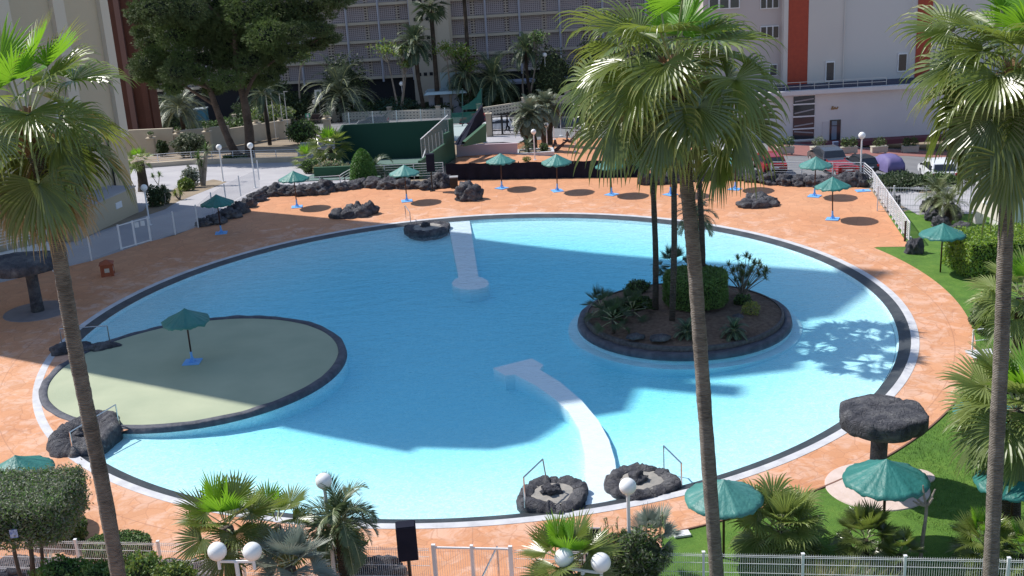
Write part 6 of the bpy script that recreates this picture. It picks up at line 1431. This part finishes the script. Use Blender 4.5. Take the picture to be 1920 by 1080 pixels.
street(932, 244, cwh, 'white car in the street behind the netted court'); street(892, 234, cr, 'red car in the street behind the green netting'); street(1062, 240, cdk, 'dark car in the street behind the flagpoles')
street(372, 232, csl, 'silver car beyond the garden wall at the left'); street(700, 236, cdk, 'dark car beyond the first court wall')
p = G(1679, 326)+Vector((0, 1.9, 0)); t = thing('covered_car', 'car under a pale purple fabric cover beside the black car', 'car', p, .12); t.scale = (.86, .86, .86); mb = MB(); vs = []; prof_ = [(-1.80, .03, .80, .80), (-1.84, .55, .80, .80), (-1.76, .84, .78, .80), (-1.45, 1.26, .62, .80), (-.3, 1.36, .60, .82), (.40, 1.30, .62, .82), (1.05, .90, .74, .82), (1.65, .78, .74, .80), (1.82, .5, .76, .78), (1.84, .03, .78, .78)]
for (y, z, w, wb) in prof_:
    sec = [(-wb-.03, .02), (-wb, .3), (-wb, .62), (-w, z*.97 if z > .6 else z), (-w*.6, z), (0, z*1.01), (w*.6, z), (w, z*.97 if z > .6 else z), (wb, .62), (wb, .3), (wb+.03, .02)]
    for x, zz in sec:
        zz = min(zz, z*1.01); nn = noise.noise(Vector((x*2.5, y*2.5, zz*3)))
        vs.append((x+.03*nn, y+.02*nn, max(.01, zz+.03*nn)))
m_ = 10; mb.add(vs, [(i*(m_+1)+j, i*(m_+1)+j+1, (i+1)*(m_+1)+j+1, (i+1)*(m_+1)+j) for i in range(len(prof_)-1) for j in range(m_)]+[tuple(range(m_+1)), tuple(range((len(prof_)-1)*(m_+1), len(prof_)*(m_+1)))]); mb.build('fabric_cover', purpleM, t, smooth=True)
# ---- street things
def sign(u, vb, v0, v1, w, lab, mat, nm='street_sign', cat='sign', mark=None):
    p = G(u, vb); h1 = hgt(p, v0); h0 = hgt(p, v1); t = thing(nm, lab, cat, p); wp = w/ppm(p); mb = MB(); mb.tube([(0, 0, 0), (0, 0, h1)], .05, 8); mb.build('post', galvM, t); mb = MB(); mb.box((0, -.1, (h0+h1)/2), (wp, .08, h1-h0)); mb.build('panel', mat, t)
    if mark: mb = MB(); mb.box((0, -.16, (h0+h1)/2), (wp*.42, .03, (h1-h0)*.66)); mb.build('pictogram', mark, t)
sign(600, 205, 168, 186, 13, 'white street panel with a dark green mark left of the large date palm', whiteM, mark=M('mark_green', (.03, .10, .06), .7))
sign(592, 212, 187, 195, 7, 'small white and blue sign left of the large date palm', whiteM, mark=M('mark_blue', (.05, .12, .4), .6)); sign(664, 212, 185, 194, 9, 'small pale blue sign between the date palm and the netted hedge', M('sign_blue', (.22, .38, .55), .6), mark=whiteM)
sign(581, 250, 213, 220, 9, 'small green and white sign beside the garden steps', M('sign_green', (.06, .32, .20), .6), mark=whiteM)
for i, (u, vb, vt) in enumerate(((508, 260, 162), (518, 262, 170), (543, 266, 172), (533, 258, 176))):
    p = G(u, vb); mb = MB(); h = hgt(p, vt); mb.tube([(0, 0, 0), (0, 0, h)], .045, 7); mb.box((0.15, 0, h), (.4, .12, .06)); tag(mb.build('utility_pole', galvM, loc=p), ['slim pale pole right behind the pine trunks', 'slim pale pole beside the one behind the pine', 'slim leaning lit pole above the flowering shrubs', 'slim pale pole before the dark leafed small tree'][i], 'pole')
p = G(838, 206); t = thing('street_kiosk', 'pale blue grey roofed kiosk right of the stair core', 'kiosk', p); mb = MB(); mb.box((0, 1, 1.3), (4.2, 2, 2.6)); mb.build('wall', M('kiosk_grey', (.25, .26, .29), .8), t); mb = MB(); mb.box((0, .6, 2.8), (5.2, 3.4, .3), taper=.85); mb.box((1.0, 1.4, 3.9), (3.2, .3, 2.0)); mb.build('roof', M('kiosk_blue', (.42, .55, .60), .6), t); mb = MB(); mb.box((-.9, -.03, 1.1), (1.0, .08, 2.1)); mb.build('door', darkM, t)
p = G(456, 212); t = thing('teal_booth', 'small blue booth left of the pine trunk across the street', 'kiosk', p+Vector((-5, 0, 0))); mb = MB(); mb.box((0, 0, 1.2), (1.3, 1.3, 2.4)); mb.build('wall', M('booth_blue', (.05, .20, .28), .6), t); mb = MB(); mb.box((0, 0, 2.48), (1.5, 1.5, .14)); mb.build('roof', M('booth_roof', (.25, .3, .33), .6), t)
t = thing('garden_bench', 'dark bench on the pavement before the pierced wall at left', 'bench', G(600, 232)); mb = MB(); mb.box((0, 0, .5), (2.4, .5, .1)); mb.build('seat', rustM, t); mb = MB(); mb.box((0, .25, .85), (2.4, .08, .5)); mb.build('backrest', rustM, t)
for x in (-1, 1): mb = MB(); mb.box((x, 0, .23), (.1, .45, .46)); mb.build('leg', rustM, t)
# garden steps (striped pale stairs)
p = G(598, 300); t = thing('garden_steps', 'broad pale steps behind the sunlit fan palm', 'steps', p); mb = MB()
for k in range(9): q = G(598, 300-6*k)-p; mb.box((q.x, q.y, q.z+.1), (3.4, .35, .2))
mb.build('treads', concM, t)
# walking person behind the black gate
def person(p, lab, rz, top, legs, skin=(.35, .2, .14)):
    t = thing('person', lab, 'person', p, rz); h = 1.55
    J = [(0, 0, .86), (0, .0, 1.05), (0, .02, 1.30), (0, .03, 1.42), (0, .04, 1.50), (0, .05, 1.60), (.09, .0, .83), (.10, .14, .47), (.10, .24, .08), (.10, .34, .04), (-.09, 0, .83), (-.10, -.06, .46), (-.10, -.28, .12), (-.10, -.20, .03), (.17, .02, 1.33), (.22, -.08, 1.06), (.2, .0, .84), (-.17, .02, 1.33), (-.22, .12, 1.08), (-.2, .26, .95)]
    E_ = [(0, 1), (1, 2), (2, 3), (3, 4), (4, 5), (0, 6), (6, 7), (7, 8), (8, 9), (0, 10), (10, 11), (11, 12), (12, 13), (2, 14), (14, 15), (15, 16), (2, 17), (17, 18), (18, 19)]
    Rr = [.13, .12, .14, .055, .085, .075, .085, .06, .04, .03, .085, .06, .04, .03, .055, .04, .03, .055, .04, .03]
    me = bpy.data.meshes.new('body'); me.from_pydata(J, E_, []); me.materials.append(top); o = bpy.data.objects.new('body', me); C.objects.link(o); o.parent = t
    m = o.modifiers.new('s', 'SKIN'); 
    for i, v in enumerate(me.skin_vertices[0].data): v.radius = (Rr[i], Rr[i]*.85)
    me.skin_vertices[0].data[0].use_root = True; s = o.modifiers.new('u', 'SUBSURF'); s.levels = 1; s.render_levels = 1
    mb = MB(); mb.ball((0, .05, 1.58), .10, 12, sz=1.2); mb.box((0, .145, 1.57), (.03, .04, .04)); mb.build('head', M('skin_tone', skin, .6), t, smooth=True)
    mb = MB(); mb.ball((0, .025, 1.61), .108, 12, sz=1.1); mb.build('hair', darkM, t, smooth=True); return t
person(G(952, 254)+Vector((0, 1.2, 0)), 'person in dark clothing walking behind the black street gate', -PI/2, blackM, blackM)

# ------------------------------------------------------------ light, camera, render
w = bpy.data.worlds.new('World'); bpy.context.scene.world = w; w.use_nodes = True; nt = w.node_tree
sky = nt.nodes.new('ShaderNodeTexSky'); sky.sky_type = 'NISHITA'; sky.sun_disc = False; sky.sun_elevation = SEL; sky.sun_rotation = math.atan2(-SAZ.x, -SAZ.y)
sky.air_density = 1.0; sky.dust_density = .5; sky.ozone_density = 1.6
bg = nt.nodes['Background']; bg.inputs[1].default_value = .14; nt.links.new(sky.outputs[0], bg.inputs[0])
sl = bpy.data.lights.new('sun', 'SUN'); sl.energy = 4.6; sl.angle = R(.55); sl.color = (1, .955, .89)
so = bpy.data.objects.new('sun', sl); C.objects.link(so)
Ld = Vector((SAZ.x*math.cos(SEL), SAZ.y*math.cos(SEL), -math.sin(SEL))); so.rotation_euler = Ld.to_track_quat('-Z', 'Y').to_euler(); so.location = (-30, 60, 60)
cam = bpy.data.cameras.new('camera'); co = bpy.data.objects.new('camera', cam); C.objects.link(co)
cam.sensor_width = 36; cam.lens = F/1920*36; cam.clip_end = 2000; cam.clip_start = .2
co.location = (0, 0, H)
fwd = Vector((0, math.cos(TH), -math.sin(TH))); upv = Vector((0, math.sin(TH), math.cos(TH))); rt = Vector((1, 0, 0))
c_, s_ = math.cos(RO), math.sin(RO)
r2 = rt*c_+upv*s_; u2 = rt*(-s_)+upv*c_
mt = Matrix((r2, u2, -fwd)).transposed(); co.rotation_euler = mt.to_euler()
sc = bpy.context.scene; sc.camera = co; sc.render.engine = 'CYCLES'
sc.view_settings.view_transform = 'Standard'; sc.view_settings.look = 'None'; sc.view_settings.exposure = 0.2; sc.view_settings.gamma = 1
sc.cycles.transparent_max_bounces = 24; sc.cycles.volume_bounces = 0; sc.cycles.max_bounces = 8
sc.render.resolution_x = 1024; sc.render.resolution_y = 576
